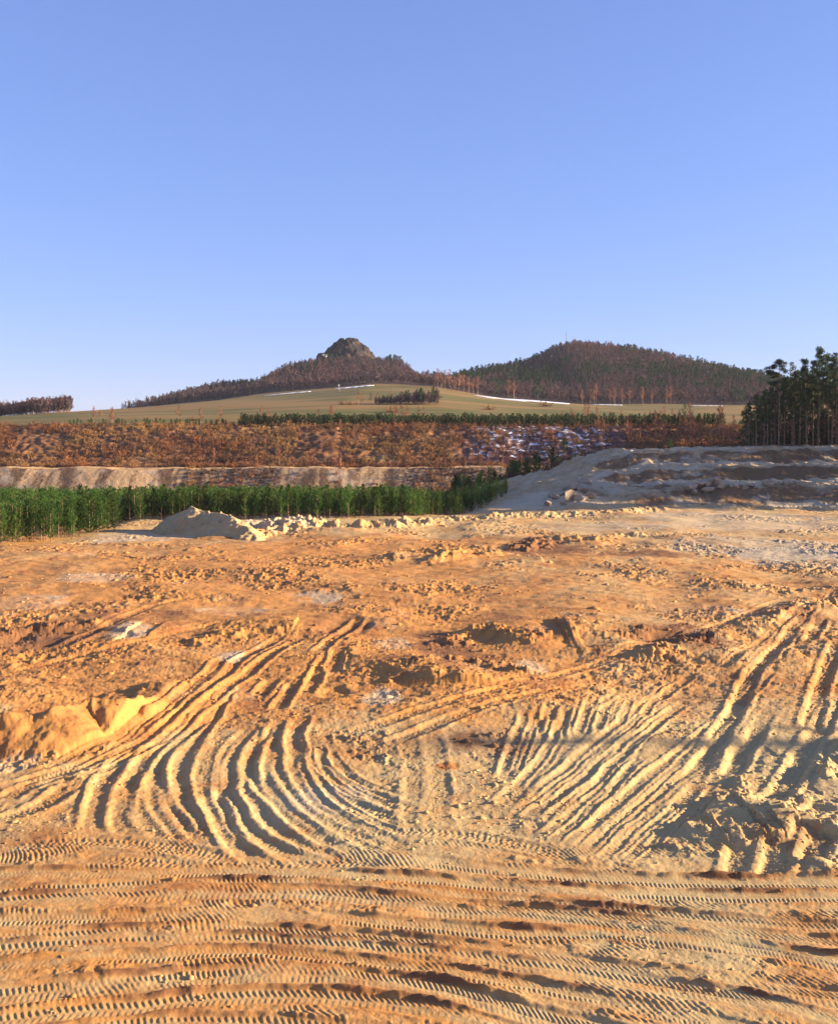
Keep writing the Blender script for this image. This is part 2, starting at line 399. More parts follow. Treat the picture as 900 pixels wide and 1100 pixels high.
def grid_faces(r, c):
    i = np.arange(r - 1)[:, None] * c + np.arange(c - 1)[None, :]
    i = i.ravel()
    return np.stack([i, i + 1, i + c + 1, i + c], 1)
def xform(V, loc, s=1.0, rz=0.0, sz=None):
    c, q = cos(rz), sin(rz)
    x = (V[:, 0] * c - V[:, 1] * q) * s; y = (V[:, 0] * q + V[:, 1] * c) * s; z = V[:, 2] * (sz or s)
    return np.stack([x + loc[0], y + loc[1], z + loc[2]], 1)
def scatter(name, templates, places, mats, smooth=False):
    """one mesh holding many copies; templates: (V, T, matindex)"""
    Vs, Ts, Ms = [], [], []; off = 0
    for (x, y, z, s, rz, k) in places:
        V, T, M = templates[k]
        Vs.append(xform(V, (x, y, z), s, rz)); Ts.append(T + off); Ms.append(M); off += len(V)
    me = raw_mesh(name, np.concatenate(Vs), np.concatenate(Ts), smooth, None, mats, np.concatenate(Ms))
    return link(name, me)

# ------------------------------------------------------------------ materials
class N:
    def __init__(s, name, rough=0.9):
        s.m = bpy.data.materials.new(name); s.m.use_nodes = True
        s.t = s.m.node_tree; s.n = s.t.nodes; s.b = s.n['Principled BSDF']
        s.b.inputs['Roughness'].default_value = rough
        s.b.inputs['Specular IOR Level'].default_value = 0.15
        s.pos = s.n.new('ShaderNodeNewGeometry').outputs['Position']
    def L(s, a, b): s.t.links.new(a, b)
    def noise(s, scale, detail=5, rough=.6, vec=None, stretch=None, out='Fac'):
        x = s.n.new('ShaderNodeTexNoise'); x.inputs['Scale'].default_value = scale
        x.inputs['Detail'].default_value = detail; x.inputs['Roughness'].default_value = rough
        v = vec or s.pos
        if stretch:
            mp = s.n.new('ShaderNodeMapping'); mp.inputs['Scale'].default_value = stretch; s.L(v, mp.inputs['Vector']); v = mp.outputs[0]
        s.L(v, x.inputs['Vector']); return x.outputs[out]
    def attr(s, a):
        x = s.n.new('ShaderNodeAttribute'); x.attribute_name = a; return x.outputs['Fac']
    def math(s, op, a, b=None, c=None, clamp=False):
        x = s.n.new('ShaderNodeMath'); x.operation = op; x.use_clamp = clamp
        for i, v in enumerate((a, b, c)):
            if v is None: continue
            if isinstance(v, (int, float)): x.inputs[i].default_value = v
            else: s.L(v, x.inputs[i])
        return x.outputs[0]
    def ramp(s, f, lo, hi):
        x = s.n.new('ShaderNodeMapRange'); x.interpolation_type = 'SMOOTHSTEP'
        x.inputs['From Min'].default_value = lo; x.inputs['From Max'].default_value = hi
        s.L(f, x.inputs['Value']); return x.outputs[0]
    def mix(s, f, a, b, mode='MIX'):
        x = s.n.new('ShaderNodeMix'); x.data_type = 'RGBA'; x.blend_type = mode; x.clamp_factor = True
        if isinstance(f, (int, float)): x.inputs[0].default_value = f
        else: s.L(f, x.inputs[0])
        for i, v in ((6, a), (7, b)):
            if isinstance(v, tuple): x.inputs[i].default_value = (*v, 1)
            else: s.L(v, x.inputs[i])
        return x.outputs[2]
    def gray(s, f):
        x = s.n.new('ShaderNodeCombineColor')
        for i in range(3): s.L(f, x.inputs[i])
        return x.outputs[0]
    def color(s, c):
        if isinstance(c, tuple): s.b.inputs['Base Color'].default_value = (*c, 1)
        else: s.L(c, s.b.inputs['Base Color'])
    def bump(s, f, strength=.5, dist=.05):
        x = s.n.new('ShaderNodeBump'); x.inputs['Strength'].default_value = strength; x.inputs['Distance'].default_value = dist
        s.L(f, x.inputs['Height']); s.L(x.outputs[0], s.b.inputs['Normal'])

def mat_sand():
    k = N('sand', 0.92)
    n1 = k.noise(0.9, 7, .65); n2 = k.noise(6, 6, .7); n3 = k.noise(38, 3, .7); n4 = k.noise(2.2, 6, .6, stretch=(1, .6, 1))
    t = k.math('ADD', k.attr('tone'), k.math('MULTIPLY', k.math('SUBTRACT', n1, .5), 1.1))
    t = k.math('ADD', t, k.math('MULTIPLY', k.math('SUBTRACT', n2, .5), .55))
    col = k.mix(k.ramp(t, .05, .95), SAND[0], SAND[1])
    rust = k.math('MULTIPLY', k.ramp(k.noise(.45, 8, .68, stretch=(1, .8, 1)), .50, .68), k.ramp(t, .25, .8))
    col = k.mix(k.math('MULTIPLY', rust, .85), col, (.36, .128, .042))
    w = k.math('ADD', k.attr('wet'), k.math('MULTIPLY', k.math('SUBTRACT', n4, .5), .7))
    w = k.math('ADD', w, k.math('MULTIPLY', k.math('SUBTRACT', n2, .5), .5))
    col = k.mix(k.ramp(w, .12, 1.0), col, SAND[2])
    p = k.math('ADD', k.attr('pale'), k.math('MULTIPLY', k.math('SUBTRACT', k.noise(3.2, 8, .75), .5), 2.6))
    col = k.mix(k.math('MULTIPLY', k.ramp(p, .35, 1.25), .68), col, SAND[3])
    c = k.math('ADD', k.attr('clay'), k.math('MULTIPLY', k.math('SUBTRACT', n1, .5), .9))
    claycol = k.mix(k.ramp(k.noise(0.12, 6, .6), .35, .68), (.53, .39, .225), (.43, .255, .115))
    claycol = k.mix(k.ramp(k.noise(0.5, 6, .65), .5, .75), claycol, (.20, .14, .09))
    claycol = k.mix(k.math('MULTIPLY', k.ramp(w, .25, .9), .92), claycol, (.19, .108, .052))
    claycol = k.mix(k.math('MULTIPLY', k.ramp(p, .3, .8), .7), claycol, (.58, .46, .30))
    col = k.mix(k.ramp(c, .1, .8), col, claycol)
    g = k.math('MULTIPLY_ADD', n3, .7, .65)
    col = k.mix(1.0, col, k.gray(g), 'MULTIPLY')
    k.color(col)
    k.bump(k.math('ADD', k.math('MULTIPLY', n3, .5), n2), .7, .045)
    return k.m
SAND = [(.53, .372, .168), (.53, .238, .066), (.24, .108, .045), (.56, .44, .285)]
M = {}
M['sand'] = mat_sand()

def mat_quarry():
    k = N('quarry_earth', .95)
    n1 = k.noise(.12, 6, .6); n2 = k.noise(.9, 6, .7); n3 = k.noise(.35, 7, .7, stretch=(1, 1, 2.2))
    bench = k.attr('bench')
    earth = k.mix(k.ramp(n3, .35, .65), (.09, .048, .032), (.34, .145, .055))
    earth = k.mix(k.ramp(n1, .52, .72), earth, (.38, .23, .085))
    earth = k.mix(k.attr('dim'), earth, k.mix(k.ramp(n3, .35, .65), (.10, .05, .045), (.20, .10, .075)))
    # cut face of the lower bench: pale with dark slanting gullies
    gul = k.noise(.22, 5, .65, stretch=(1, .25, -.0))
    wv = k.n.new('ShaderNodeTexNoise'); wv.inputs['Scale'].default_value = .16; wv.inputs['Detail'].default_value = 5
    mp = k.n.new('ShaderNodeMapping'); mp.vector_type = 'POINT'; mp.inputs['Rotation'].default_value = (0, radians(38), 0); mp.inputs['Scale'].default_value = (1.6, .1, .22)
    k.L(k.pos, mp.inputs['Vector']); k.L(mp.outputs[0], wv.inputs['Vector'])
    face = k.mix(k.ramp(k.math('MULTIPLY_ADD', n2, .35, wv.outputs['Fac']), .62, .76), (.50, .31, .155), (.15, .085, .045))
    face = k.mix(k.math('MULTIPLY', k.ramp(n1, .5, .66), .7), face, (.44, .33, .225))
    face = k.mix(k.math('MULTIPLY', k.attr('scrub'), k.ramp(n2, .35, .6)), face, (.085, .05, .035))
    col = k.mix(bench, earth, face)
    road = k.mix(k.ramp(n2, .3, .7), (.56, .34, .15), (.46, .28, .13))
    col = k.mix(k.attr('road'), col, road)
    ysp = k.math('ADD', k.attr('snow'), k.math('MULTIPLY', k.math('SUBTRACT', k.noise(.45, 8, .72, stretch=(.8, .8, 1.2)), .5), 2.6))
    col = k.mix(k.ramp(ysp, .80, 1.02), col, (.80, .82, .86))
    col = k.mix(1.0, col, k.gray(k.math('MULTIPLY_ADD', k.noise(3, 4, .7), .8, .6)), 'MULTIPLY')
    k.color(col); k.bump(n2, .8, .5)
    return k.m
M['quarry'] = mat_quarry()

def mat_field():
    k = N('meadow', 1.0)
    n1 = k.noise(.016, 5, .6, stretch=(.5, 1.6, 1)); n2 = k.noise(.12, 6, .65, stretch=(.4, 1, 1)); n3 = k.noise(1.2, 4, .7)
    col = k.mix(k.ramp(n1, .42, .58), (.25, .148, .047), (.10, .105, .026))
    col = k.mix(k.math('MULTIPLY', k.ramp(n2, .42, .7), .75), col, (.27, .155, .058))
    col = k.mix(k.attr('wood'), col, (.13, .075, .058))
    col = k.mix(1.0, col, k.gray(k.math('MULTIPLY_ADD', n3, .6, .7)), 'MULTIPLY')
    k.color(col)
    return k.m
M['field'] = mat_field()

def mat_simple(name, c1, c2, scale=.5, rough=.9, rand=0.0, c3=None, trans=0.0):
    k = N(name, rough)
    n = k.noise(scale, 4, .6)
    col = k.mix(k.ramp(n, .3, .7), c1, c2)
    if c3: col = k.mix(k.ramp(k.noise(scale * .23 + .013, 3, .5), .45, .7), col, c3)
    if rand:
        oi = k.n.new('ShaderNodeObjectInfo')
        col = k.mix(1.0, col, k.gray(k.math('MULTIPLY_ADD', oi.outputs['Random'], 2 * rand, 1 - rand)), 'MULTIPLY')
    k.color(col)
    if trans:
        tr = k.n.new('ShaderNodeBsdfTranslucent'); k.L(col, tr.inputs[0])
        mx = k.n.new('ShaderNodeMixShader'); mx.inputs[0].default_value = trans
        k.L(k.b.outputs[0], mx.inputs[1]); k.L(tr.outputs[0], mx.inputs[2])
        k.L(mx.outputs[0], k.n['Material Output'].inputs['Surface'])
    return k.m
M['needle_young'] = mat_simple('young_pine_needles', (.036, .092, .017), (.090, .156, .030), .5, rand=.45, c3=(.075, .105, .022), trans=.35)
M['needle_old'] = mat_simple('pine_needles', (.032, .058, .022), (.075, .095, .030), .6, rand=.25, trans=.25)
M['needle_dark'] = mat_simple('conifer_needles', (.028, .075, .018), (.06, .115, .026), .7, rand=.25, trans=.25)
M['needle_hill'] = mat_simple('hill_conifer_needles', (.014, .042, .018), (.034, .072, .026), .05)
M['bark_pine'] = mat_simple('pine_bark', (.17, .10, .07), (.36, .20, .125), 1.5, rand=.25)
M['bark_birch'] = mat_simple('birch_bark', (.44, .31, .235), (.26, .15, .10), 2.5, rand=.2)
M['twig_red'] = mat_simple('birch_twigs', (.30, .125, .075), (.36, .165, .085), .8, rand=.25)
M['twig_hill'] = mat_simple('woodland_twigs', (.125, .074, .074), (.185, .100, .088), .03, c3=(.12, .084, .088))
M['bark_hill'] = mat_simple('woodland_bark', (.28, .19, .16), (.13, .085, .075), .02)
M['shrub_brown'] = mat_simple('heath_shrub', (.085, .042, .030), (.34, .135, .050), .085, c3=(.36, .20, .07))
M['shrub_green'] = mat_simple('heath_evergreen', (.03, .05, .02), (.07, .075, .03), .2)
M['rock'] = mat_simple('basalt', (.022, .019, .022), (.085, .054, .040), .22, c3=(.035, .030, .032))
M['stone'] = mat_simple('pale_rock', (.50, .39, .27), (.30, .21, .135), .8, c3=(.44, .31, .19))
M['snow'] = mat_simple('snow', (.82, .84, .88), (.72, .75, .80), .2)
M['steel'] = mat_simple('painted_steel', (.20, .20, .21), (.28, .27, .27), .5, .5)
M['wood'] = mat_simple('weathered_wood', (.40, .36, .31), (.30, .27, .24), 3)
M['plaster'] = mat_simple('white_plaster', (.74, .73, .72), (.66, .65, .65), 1)

# ------------------------------------------------------------------ the ground
def fan_cols(step, tmax=3.0, core=0.45):
    c = list(np.arange(-core, core + step / 2, step))
    t, d = core, step
    ext = []
    while t < .85 and tmax > 2:
        t += step * 2; ext.append(t)
    while t < tmax:
        d = min(d * 1.25, .25); t += d; ext.append(t)
    return np.array([-e for e in ext[::-1]] + c + ext)
Ys = [19.5]
while Ys[-1] < 300:
    Ys.append(Ys[-1] + min(0.75 * Ys[-1] ** 2 / (CAMH * F), 0.32))
Ys[-1] = 300.0
Ys = np.array(Ys); T = fan_cols(0.0008)
Xg = (T[None, :] * Ys[:, None]); Yg = np.broadcast_to(Ys[:, None], Xg.shape)
zz, W = surf(Xg, Yg)
V = np.stack([Xg.ravel(), Yg.ravel(), zz], 1)
fc = grid_faces(len(Ys), len(T))
# coarse apron under and behind the camera
ax = np.linspace(-400, 400, 81); ay = np.linspace(-300, 19.5, 33)
AX, AY = np.meshgrid(ax, ay)
az = np.where(AY > 15, -0.25, -0.05) + 7 * S(88, 130, AX) + 0.15 * pn(AX / 9, AY / 9, 3)
aV = np.stack([AX.ravel(), AY.ravel(), az.ravel()], 1)
fc2 = grid_faces(33, 81) + len(V)
za = np.zeros(len(aV))
ga = {k: np.concatenate([W[k], za + (.4 if k == 'tone' else 0)]) for k in W}
g = link('ground', raw_mesh('ground', np.vstack([V, aV]), np.vstack([fc, fc2]), True, ga, [M['sand']]))
tag(g, 'churned orange and beige sand of the quarry plateau with wheel ruts', kind='structure')

# quarry wall and floor
Yq = np.concatenate([np.arange(299.9, 328, 1.0), np.arange(328, 403.2, .38)])
Tq = fan_cols(0.0016)
Xg = Tq[None, :] * Yq[:, None]; Yg = np.broadcast_to(Yq[:, None], Xg.shape)
X, Y = Xg.ravel(), Yg.ravel()
z = Zbase(X, Y)
wob = 2.2 * pn(X / 26, 0.3, 9)
wallm = S(360, 368, Y) * (1 - S(397, 402, Y)); facem = S(329, 333, Y + wob) * (1 - S(343, 346, Y + wob))
z = z + wallm * (.7 * ridged(X / 10, Y / 16, 4, 71) + .5 * fbm(X / 2.5, Y / 2.5, 3, 72)) + facem * (.18 * ridged((X - 0.6 * Y) / 7 + .6 * pn(X / 11, Y / 9, 76), Y / 18, 4, 74) * (.4 + .9 * S(-.3, .5, pn(X / 20, Y * 0 + .5, 75))) + .13 * fbm(X / 2, Y / 2, 4, 77))
z = z + (.55 * pn(X / 16, Y * 0 + .2, 78) + .3 * fbm(X / 5, Y / 5, 3, 79)) * S(340, 346, Y) * (1 - S(358, 366, Y))
road = S(344.5, 346, Y + wob) * (1 - S(358, 362, Y))
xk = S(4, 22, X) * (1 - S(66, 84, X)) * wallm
snow = -1.0 + xk * 1.28 * S(364, 372, Y) + .75 * wallm * np.exp(-((X + 132) / 9) ** 2 - ((Y - 382) / 8) ** 2) + 0.45 * wallm * (1 - S(90, 110, X))
snow = np.where(X > 84, -1, snow)
scrub = S(-74, -70, X) * (1 - S(-44, -40, X)) + S(-14, -2, X)
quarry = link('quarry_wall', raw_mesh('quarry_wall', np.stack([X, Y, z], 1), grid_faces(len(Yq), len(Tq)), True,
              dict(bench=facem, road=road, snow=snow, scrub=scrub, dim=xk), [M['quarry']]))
tag(quarry, 'terraced far quarry wall of brown earth with a pale bench road', kind='structure')

# meadow and hills
Yf = [401.8]
while Yf[-1] < 4200: Yf.append(Yf[-1] + max(2.0, Yf[-1] * .006))
Yf = np.array(Yf); Tf = fan_cols(0.004, 1.2)
Xg = Tf[None, :] * Yf[:, None]; Yg = np.broadcast_to(Yf[:, None], Xg.shape)
X, Y = Xg.ravel(), Yg.ravel()
def woodmask(X, Y):
    left = S(868, 876, Y + 40 * S(-30, 20, X) - 16 * S(-20, -230, X)) * (1 - S(12, 22, X)) * S(-250, -235, X)
    right = S(834, 842, Y) * S(14, 24, X)
    return np.clip(left + right, 0, 1)
wood = woodmask(X, Y)
fieldo = link('meadow_hills', raw_mesh('meadow_hills', np.stack([X, Y, Zbase(X, Y + 0.8) - 0.12 * (Y < 404)], 1), grid_faces(len(Yf), len(Tf)), True, dict(wood=wood), [M['field']]))
tag(fieldo, 'dry olive and straw meadow rising to two wooded hills', kind='structure')

def zg(x, y):
    return float(Zbase(np.array([x]), np.array([y]))[0])

# ------------------------------------------------------------------ plant templates
class Tri:
    def __init__(s): s.V = []; s.T = []; s.M = []
    def tube(s, pts, r0, r1, n=5, m=0):
        pts = np.array(pts, float); k = len(pts); b = len(s.V)
        for i, p in enumerate(pts):
            d = pts[min(i + 1, k - 1)] - pts[max(i - 1, 0)]; d /= np.linalg.norm(d) + 1e-9
            a = np.cross(d, (0, 0, 1.0) if abs(d[2]) < .9 else (1.0, 0, 0)); a /= np.linalg.norm(a) + 1e-9
            c = np.cross(d, a); r = r0 + (r1 - r0) * i / (k - 1)
            for j in range(n):
                t = 2 * pi * j / n; s.V.append(p + r * (cos(t) * a + sin(t) * c))
        for i in range(k - 1):
            for j in range(n):
                q = b + i * n + j; w = b + i * n + (j + 1) % n
                s.T += [(q, w, w + n), (q, w + n, q + n)]; s.M += [m, m]
    def spike(s, p, d, L, w, m=0):
        p = np.array(p, float); d = np.array(d, float); d /= np.linalg.norm(d) + 1e-9
        a = np.cross(d, R3()); a /= np.linalg.norm(a) + 1e-9
        b = len(s.V); s.V += [p - a * w * .5, p + a * w * .5, p + d * L]; s.T.append((b, b + 1, b + 2)); s.M.append(m)
    def leaf(s, p, L, m=0):
        p = np.array(p, float); b = len(s.V); a = R3(); c = R3()
        s.V += [p + a * L, p + c * L, p - (a + c) * L * .6]; s.T.append((b, b + 1, b + 2)); s.M.append(m)
    def arr(s):
        return np.array(s.V, float), np.array(s.T, np.int32), np.array(s.M, np.int32)
def R3():
    v = np.array([random.gauss(0, 1), random.gauss(0, 1), random.gauss(0, 1)]); return v / (np.linalg.norm(v) + 1e-9)

def young_pine(h=6.5, seed=0, lod=1.0, w0=1.15, base=.22):
    random.seed(seed); tr = Tri(); cr = Tri()
    tr.tube([(0, 0, -.3), (random.uniform(-.06, .06), random.uniform(-.06, .06), h * .5), (0, 0, h * .93)], .075, .02, 5)
    lev = int(11 * (0.7 + .3 * lod))
    for i in range(lev):
        t = base + (1 - base) * (i + random.uniform(-.2, .2)) / lev
        z = h * t; n = random.randint(4, 6) if lod > .5 else 4
        R = w0 * (1 - t) ** .75 * (1 if t > base + .12 else .75) + .14
        for j in range(n):
            a = random.uniform(0, 2 * pi); up = random.uniform(.25, .75) + t * .7
            L = R * random.uniform(.75, 1.15); d = np.array([cos(a), sin(a), up]); d /= np.linalg.norm(d)
            k = max(2, int((3 + L * 4) * lod))
            for q in range(k):
                f = (q + .6) / k; p = np.array([0, 0, z]) + d * L * f + np.array([0, 0, .25 * L * f * f])
                for _ in range(3 if lod > .5 else 2):
                    dd = d * .9 + R3() * .75 + np.array([0, 0, .35])
                    cr.spike(p, dd, random.uniform(.24, .42) / (lod ** .35), random.uniform(.09, .15) / (lod ** .5))
    for q in range(6): cr.spike((0, 0, h * .9 + q * .06), R3() * .4 + np.array([0, 0, 1]), .38, .1)
    for j in range(5):   # dead lower twigs
        a = random.uniform(0, 6.28); z = h * random.uniform(.08, base)
        tr.spike((0, 0, z), (cos(a), sin(a), .1), random.uniform(.4, .8), .03)
    return tr.arr(), cr.arr()

def tall_pine(h=23, seed=0, lod=1.0, crown=.52, spread=2.5, flat=False, cl=(2, 4)):
    random.seed(seed); tr = Tri(); cr = Tri()
    bx, by = random.uniform(-.5, .5), random.uniform(-.5, .5)
    tr.tube([(0, 0, -.6), (bx * .3, by * .3, h * .35), (bx, by, h * .7), (bx * .8, by * .8, h * .97)], .23, .05, 6)
    nb = int(26 * (0.6 + .4 * lod))
    for i in range(nb):
        t = crown + (1 - crown) * (i / nb); z = h * t; a = random.uniform(0, 6.28)
        prof = (1 - ((t - crown) / (1 - crown)) ** (2.2 if flat else 1.25)) * (.55 + .45 * min(1, (t - crown) / .12))
        L = spread * prof * random.uniform(.5, 1.2) + .35
        d = np.array([cos(a), sin(a), random.uniform(.05, .5)]); o = np.array([bx * t, by * t, z])
        tip = o + d * L
        tr.tube([o, o + d * L * .55 + np.array([0, 0, .1 * L]), tip], .06, .02, 3)
        for c in range(random.randint(*cl)):
            f = random.uniform(.45, 1.05); pc = o + d * L * f + R3() * np.array([.5, .5, .3])
            for q in range(int((34 if lod > .9 else 15) * lod) + 3):
                p = pc + R3() * np.array([.75, .75, .42]) * random.uniform(.2, 1.0)
                cr.spike(p, R3() * .9 + np.array([0, 0, .5]), random.uniform(.30, .55) / lod ** .4, random.uniform(.09, .15) / lod ** .9)
    for q in range(int(30 * lod) + 6):
        p = np.array([bx * .8, by * .8, h * .97]) + R3() * np.array([.5, .5, .6]); cr.spike(p, R3() + np.array([0, 0, .9]), .5, .2)
    for j in range(9):
        a = random.uniform(0, 6.28); t = random.uniform(.2, crown); L = random.uniform(.5, 1.7)
        tr.spike((bx * t, by * t, h * t), (cos(a), sin(a), random.uniform(-.3, .2)), L, .07)
    return tr.arr(), cr.arr()

def bare_tree(h=8, seed=0, dens=1.0, tw=.05, spread=.28, multi=1, base=.25):
    random.seed(seed); tr = Tri(); cr = Tri()
    for mst in range(multi):
        lx, ly = random.uniform(-.12, .12) * h * (multi > 1), random.uniform(-.12, .12) * h * (multi > 1)
        hh = h * random.uniform(.8, 1)
        pt = lambda t: np.array([lx * t, ly * t, hh * t])
        tr.tube([pt(-.03), pt(.35) + R3() * .01 * h, pt(.97)], .012 * h, .003 * h, 4)
        nb = int(16 * dens)
        for i in range(nb):
            t = base + (.97 - base) * (i + random.random()) / nb; a = random.uniform(0, 6.28)
            L = spread * h * (1 - t) ** .6 * random.uniform(.6, 1.1) + .04 * h
            d = np.array([cos(a), sin(a), random.uniform(.9, 2.0)]); d /= np.linalg.norm(d); o = pt(t)
            cr.spike(o, d, L, tw * 1.6)
            for q in range(int(9 * dens)):
                f = random.uniform(.2, 1)
                cr.spike(o + d * L * f, d * .8 + R3() * .8 + np.array([0, 0, .15]), L * random.uniform(.25, .55), tw)
    return tr.arr(), cr.arr()

def shrub(seed=0, h=1.4, n=26, tw=.16):
    random.seed(seed); t = Tri()
    for i in range(n):
        a = random.uniform(0, 6.28); r = random.uniform(0, .45) * h
        t.spike((cos(a) * r, sin(a) * r, 0), np.array([cos(a) * .5, sin(a) * .5, random.uniform(.6, 1.4)]) + R3() * .3, h * random.uniform(.5, 1), tw)
        p = np.array([cos(a) * r * 1.5, sin(a) * r * 1.5, h * random.uniform(.3, .85)])
        t.leaf(p, tw * 1.2)
    return t.arr()

def merge(a, b):   # trunk + crown -> one template with material indices 0 / 1
    return np.vstack([a[0], b[0]]), np.vstack([a[1], b[1] + len(a[0])]), np.concatenate([a[2] * 0, b[2] * 0 + 1])

def make_kind(name, variants, mt, mc):
    """meshes for a tree kind: list of (trunk mesh, crown mesh)"""
    return [(raw_mesh(name + '_trunk', t[0], t[1], True, None, [mt]), raw_mesh(name + '_crown', c[0], c[1], False, None, [mc])) for t, c in variants]
def plant(name, kind, x, y, s, label, cat, group, z=None, rz=None):
    tm, cm = kind
    e = bpy.data.objects.new(name, None); C.objects.link(e)
    e.location = (x, y, zg(x, y) if z is None else z); e.scale = (s, s, s); e.rotation_euler = (0, 0, random.uniform(0, 6.28) if rz is None else rz)
    e.empty_display_size = .5
    link('trunk', tm, e); link('crown', cm, e)
    tag(e, label, cat, group)
    return e

# ------------------------------------------------------------------ plantation of young pines
yv = [young_pine(6.5, 100 + i, 1.0, [1.6, 1.5, 1.8, 1.3, 1.4][i], [.10, .14, .08, .36, .12][i]) for i in range(5)]
YK = make_kind('young_pine', yv, M['bark_pine'], M['needle_young'])
def jit_grid(x0, x1, y0, y1, sp, seed):
    r = np.random.default_rng(seed)
    gx, gy = np.meshgrid(np.arange(x0, x1, sp), np.arange(y0, y1, sp))
    return gx.ravel() + r.uniform(-.45, .45, gx.size) * sp, gy.ravel() + r.uniform(-.45, .45, gx.size) * sp
# near block: front edge and right edge follow the sand
px, py = jit_grid(-110, -36, 124, 192, 1.55, 5)
front = np.interp(px, [-120, -60, -51, -46, -41.5], [120, 128.5, 132.5, 139, 149])
edge = py - front
right = -(px + 0.2745 * py)            # >0 : left of the sight edge of the block
right_edge = right / 1.04
k = (edge > 0) & (right_edge > 0)
near = [(x, y, min(e, r)) for x, y, e, r in zip(px[k], py[k], edge[k], right_edge[k])]
px, py = jit_grid(-110, 19, 166, 252, 1.65, 6)
ff = np.interp(px, [-110, -48, -40, -20, 0, 10, 17, 24], [192, 170, 172, 176, 182, 206, 226, 250])
k = (py > ff) & ((px < -0.2745 * py) | (px > -1000)) & (py > np.where(px < -0.2745 * py, 192, 0))
farb = [(x, y, y - f) for x, y, f in zip(px[k], py[k], ff[k])]
ind, rest = [], []
vis = lambda x, y: abs(x) < .395 * y + 1
nv = sorted([p for p in near if vis(p[0], p[1])], key=lambda p: p[2])
fv = sorted([p for p in farb if vis(p[0], p[1])], key=lambda p: p[2])
ind = [(p, 0) for p in nv[:150]] + [(p, 1) for p in fv[:140]]
rest = [(p, 0) for p in nv[150:]] + [(p, 1) for p in fv[140:]] + [(p, 0) for p in near if not vis(p[0], p[1]) and p[0] > -85] + [(p, 1) for p in farb if not vis(p[0], p[1]) and p[0] > -100]
for (x, y, e), b in ind:
    s = (random.uniform(.62, .86) * (1.2 if random.random() < .1 else 1) if b == 0 else random.uniform(.60, .88) * float(np.interp(x, [-4, 18], [1, .62]))) * (0.82 if random.random() < .12 else 1)
    plant('young_pine', random.choice(YK), x, y, s,
          'bright green young pine in the front rows of the block at the left edge' if b == 0 else 'darker young pine in the front rows of the plantation behind the spoil heap',
          'pine', 'young pines along the front of the left block' if b == 0 else 'young pines along the front of the plantation behind the heap')
lo = [merge(*young_pine(6.5, 200 + i, .5, 1.6, .2)) for i in range(4)]
pl = [(p[0], p[1], zg(p[0], p[1]), (random.uniform(.66, .92) if b == 0 else random.uniform(.60, .88) * float(np.interp(p[0], [-4, 18], [1, .62]))), random.uniform(0, 6), random.randint(0, 3)) for p, b in rest]
o = scatter('pine_plantation', lo, pl, [M['bark_pine'], M['needle_young']])
tag(o, 'closed mass of young green pines filling the plantation behind its front rows', 'plantation', kind='stuff')

# ------------------------------------------------------------------ tall pines on the right
TK = make_kind('tall_pine', [tall_pine(23, 300 + i, 1.0, [.5, .46, .55, .42][i], [2.3, 2.0, 2.5, 1.8][i], False, (3, 5)) for i in range(4)], M['bark_pine'], M['needle_old'])
TW = make_kind('forked_pine', [tall_pine(22, 340, 1.3, .64, 3.3, True, (5, 7))], M['bark_pine'], M['needle_old'])
def upx(u, Y): return (u - 450) / F * Y
ptall = [(836,272,1.0,1),(866,276,.98,0),(879,274,1.1,0),(893,280,1.05,0),(853,284,.86,0),(872,290,1.0,0),(886,292,1.08,0),(905,276,1.03,0),(918,280,1.0,0),(846,292,.78,0),
         (812,276,.60,0),(820,282,.66,0),(828,290,.70,0),(804,284,.52,0),(842,276,.72,0),(858,272,.8,0),(898,270,.96,0),(862,296,.93,0),(832,280,.62,0),(816,292,.6,0),(878,284,.9,0),(911,290,1.0,0),(890,272,.85,0),(850,278,.7,0),(824,274,.55,0)]
for i, (u, Y, s, w) in enumerate(ptall):
    x = upx(u, Y)
    if w:
        plant('tall_pine', TW[0], x, Y, s, 'tall pine with a wide bushy top standing clear above its left neighbours', 'pine', None, rz=.6)
    else:
        plant('tall_pine', TK[i % 4], x, Y, s, 'dark slender pine with a bare lower trunk in the stand above the right slope', 'pine', 'dark pines at the edge of the stand on the right')
lt = [merge(*tall_pine(23, 400 + i, .5, [.12, .45, .2, .5][i], 2.3)) for i in range(4)] + [merge(*tall_pine(9, 410 + i, .6, .04, 2.4)) for i in range(2)]
pp = []
r2 = np.random.default_rng(12)
for i in range(300):      # the stand goes back from its edge, and on along the rim out of the picture
    Y = r2.uniform(285, 400); x = r2.uniform(84 + (Y - 285) * .10, 175)
    if x < upx(812, Y) or (322 < Y < 364 and x > 100): continue
    pp.append((x, Y, zg(x, Y), r2.uniform(.75, .98) * (.7 if x < upx(850, Y) else 1), r2.uniform(0, 6), i % 4))
for i in range(120):     # dark young growth under the tall pines
    Y = r2.uniform(286, 345); u_ = r2.uniform(800, 960)
    if Y > 322 and upx(u_, Y) > 100: continue
    x = upx(u_, Y); pp.append((x, Y, zg(x, Y), r2.uniform(.6, 1.25), r2.uniform(0, 6), 4 + i % 2))
for i in range(240):
    Y = r2.uniform(197, 285); x = r2.uniform(92, 165)
    if x < .40 * Y + 6: x = .40 * Y + 6 + r2.uniform(0, 40)
    pp.append((x, Y, zg(x, Y), r2.uniform(.8, 1.1), r2.uniform(0, 6), i % 4))
for (x, y, s) in [(99,50.5,.94),(97,49,.84),(97,47.8,.80),(96,51.8,.78),(95,53,.72),(94,46.8,.72)]:
    pp.append((x, y, zg(x, y), s, r2.uniform(0, 6), int(r2.choice([1, 3, 2]))))
o = scatter('pine_forest', lt, pp, [M['bark_pine'], M['needle_old']])
tag(o, 'dim inner mass of the pine stand behind its edge trees', 'forest', kind='stuff')

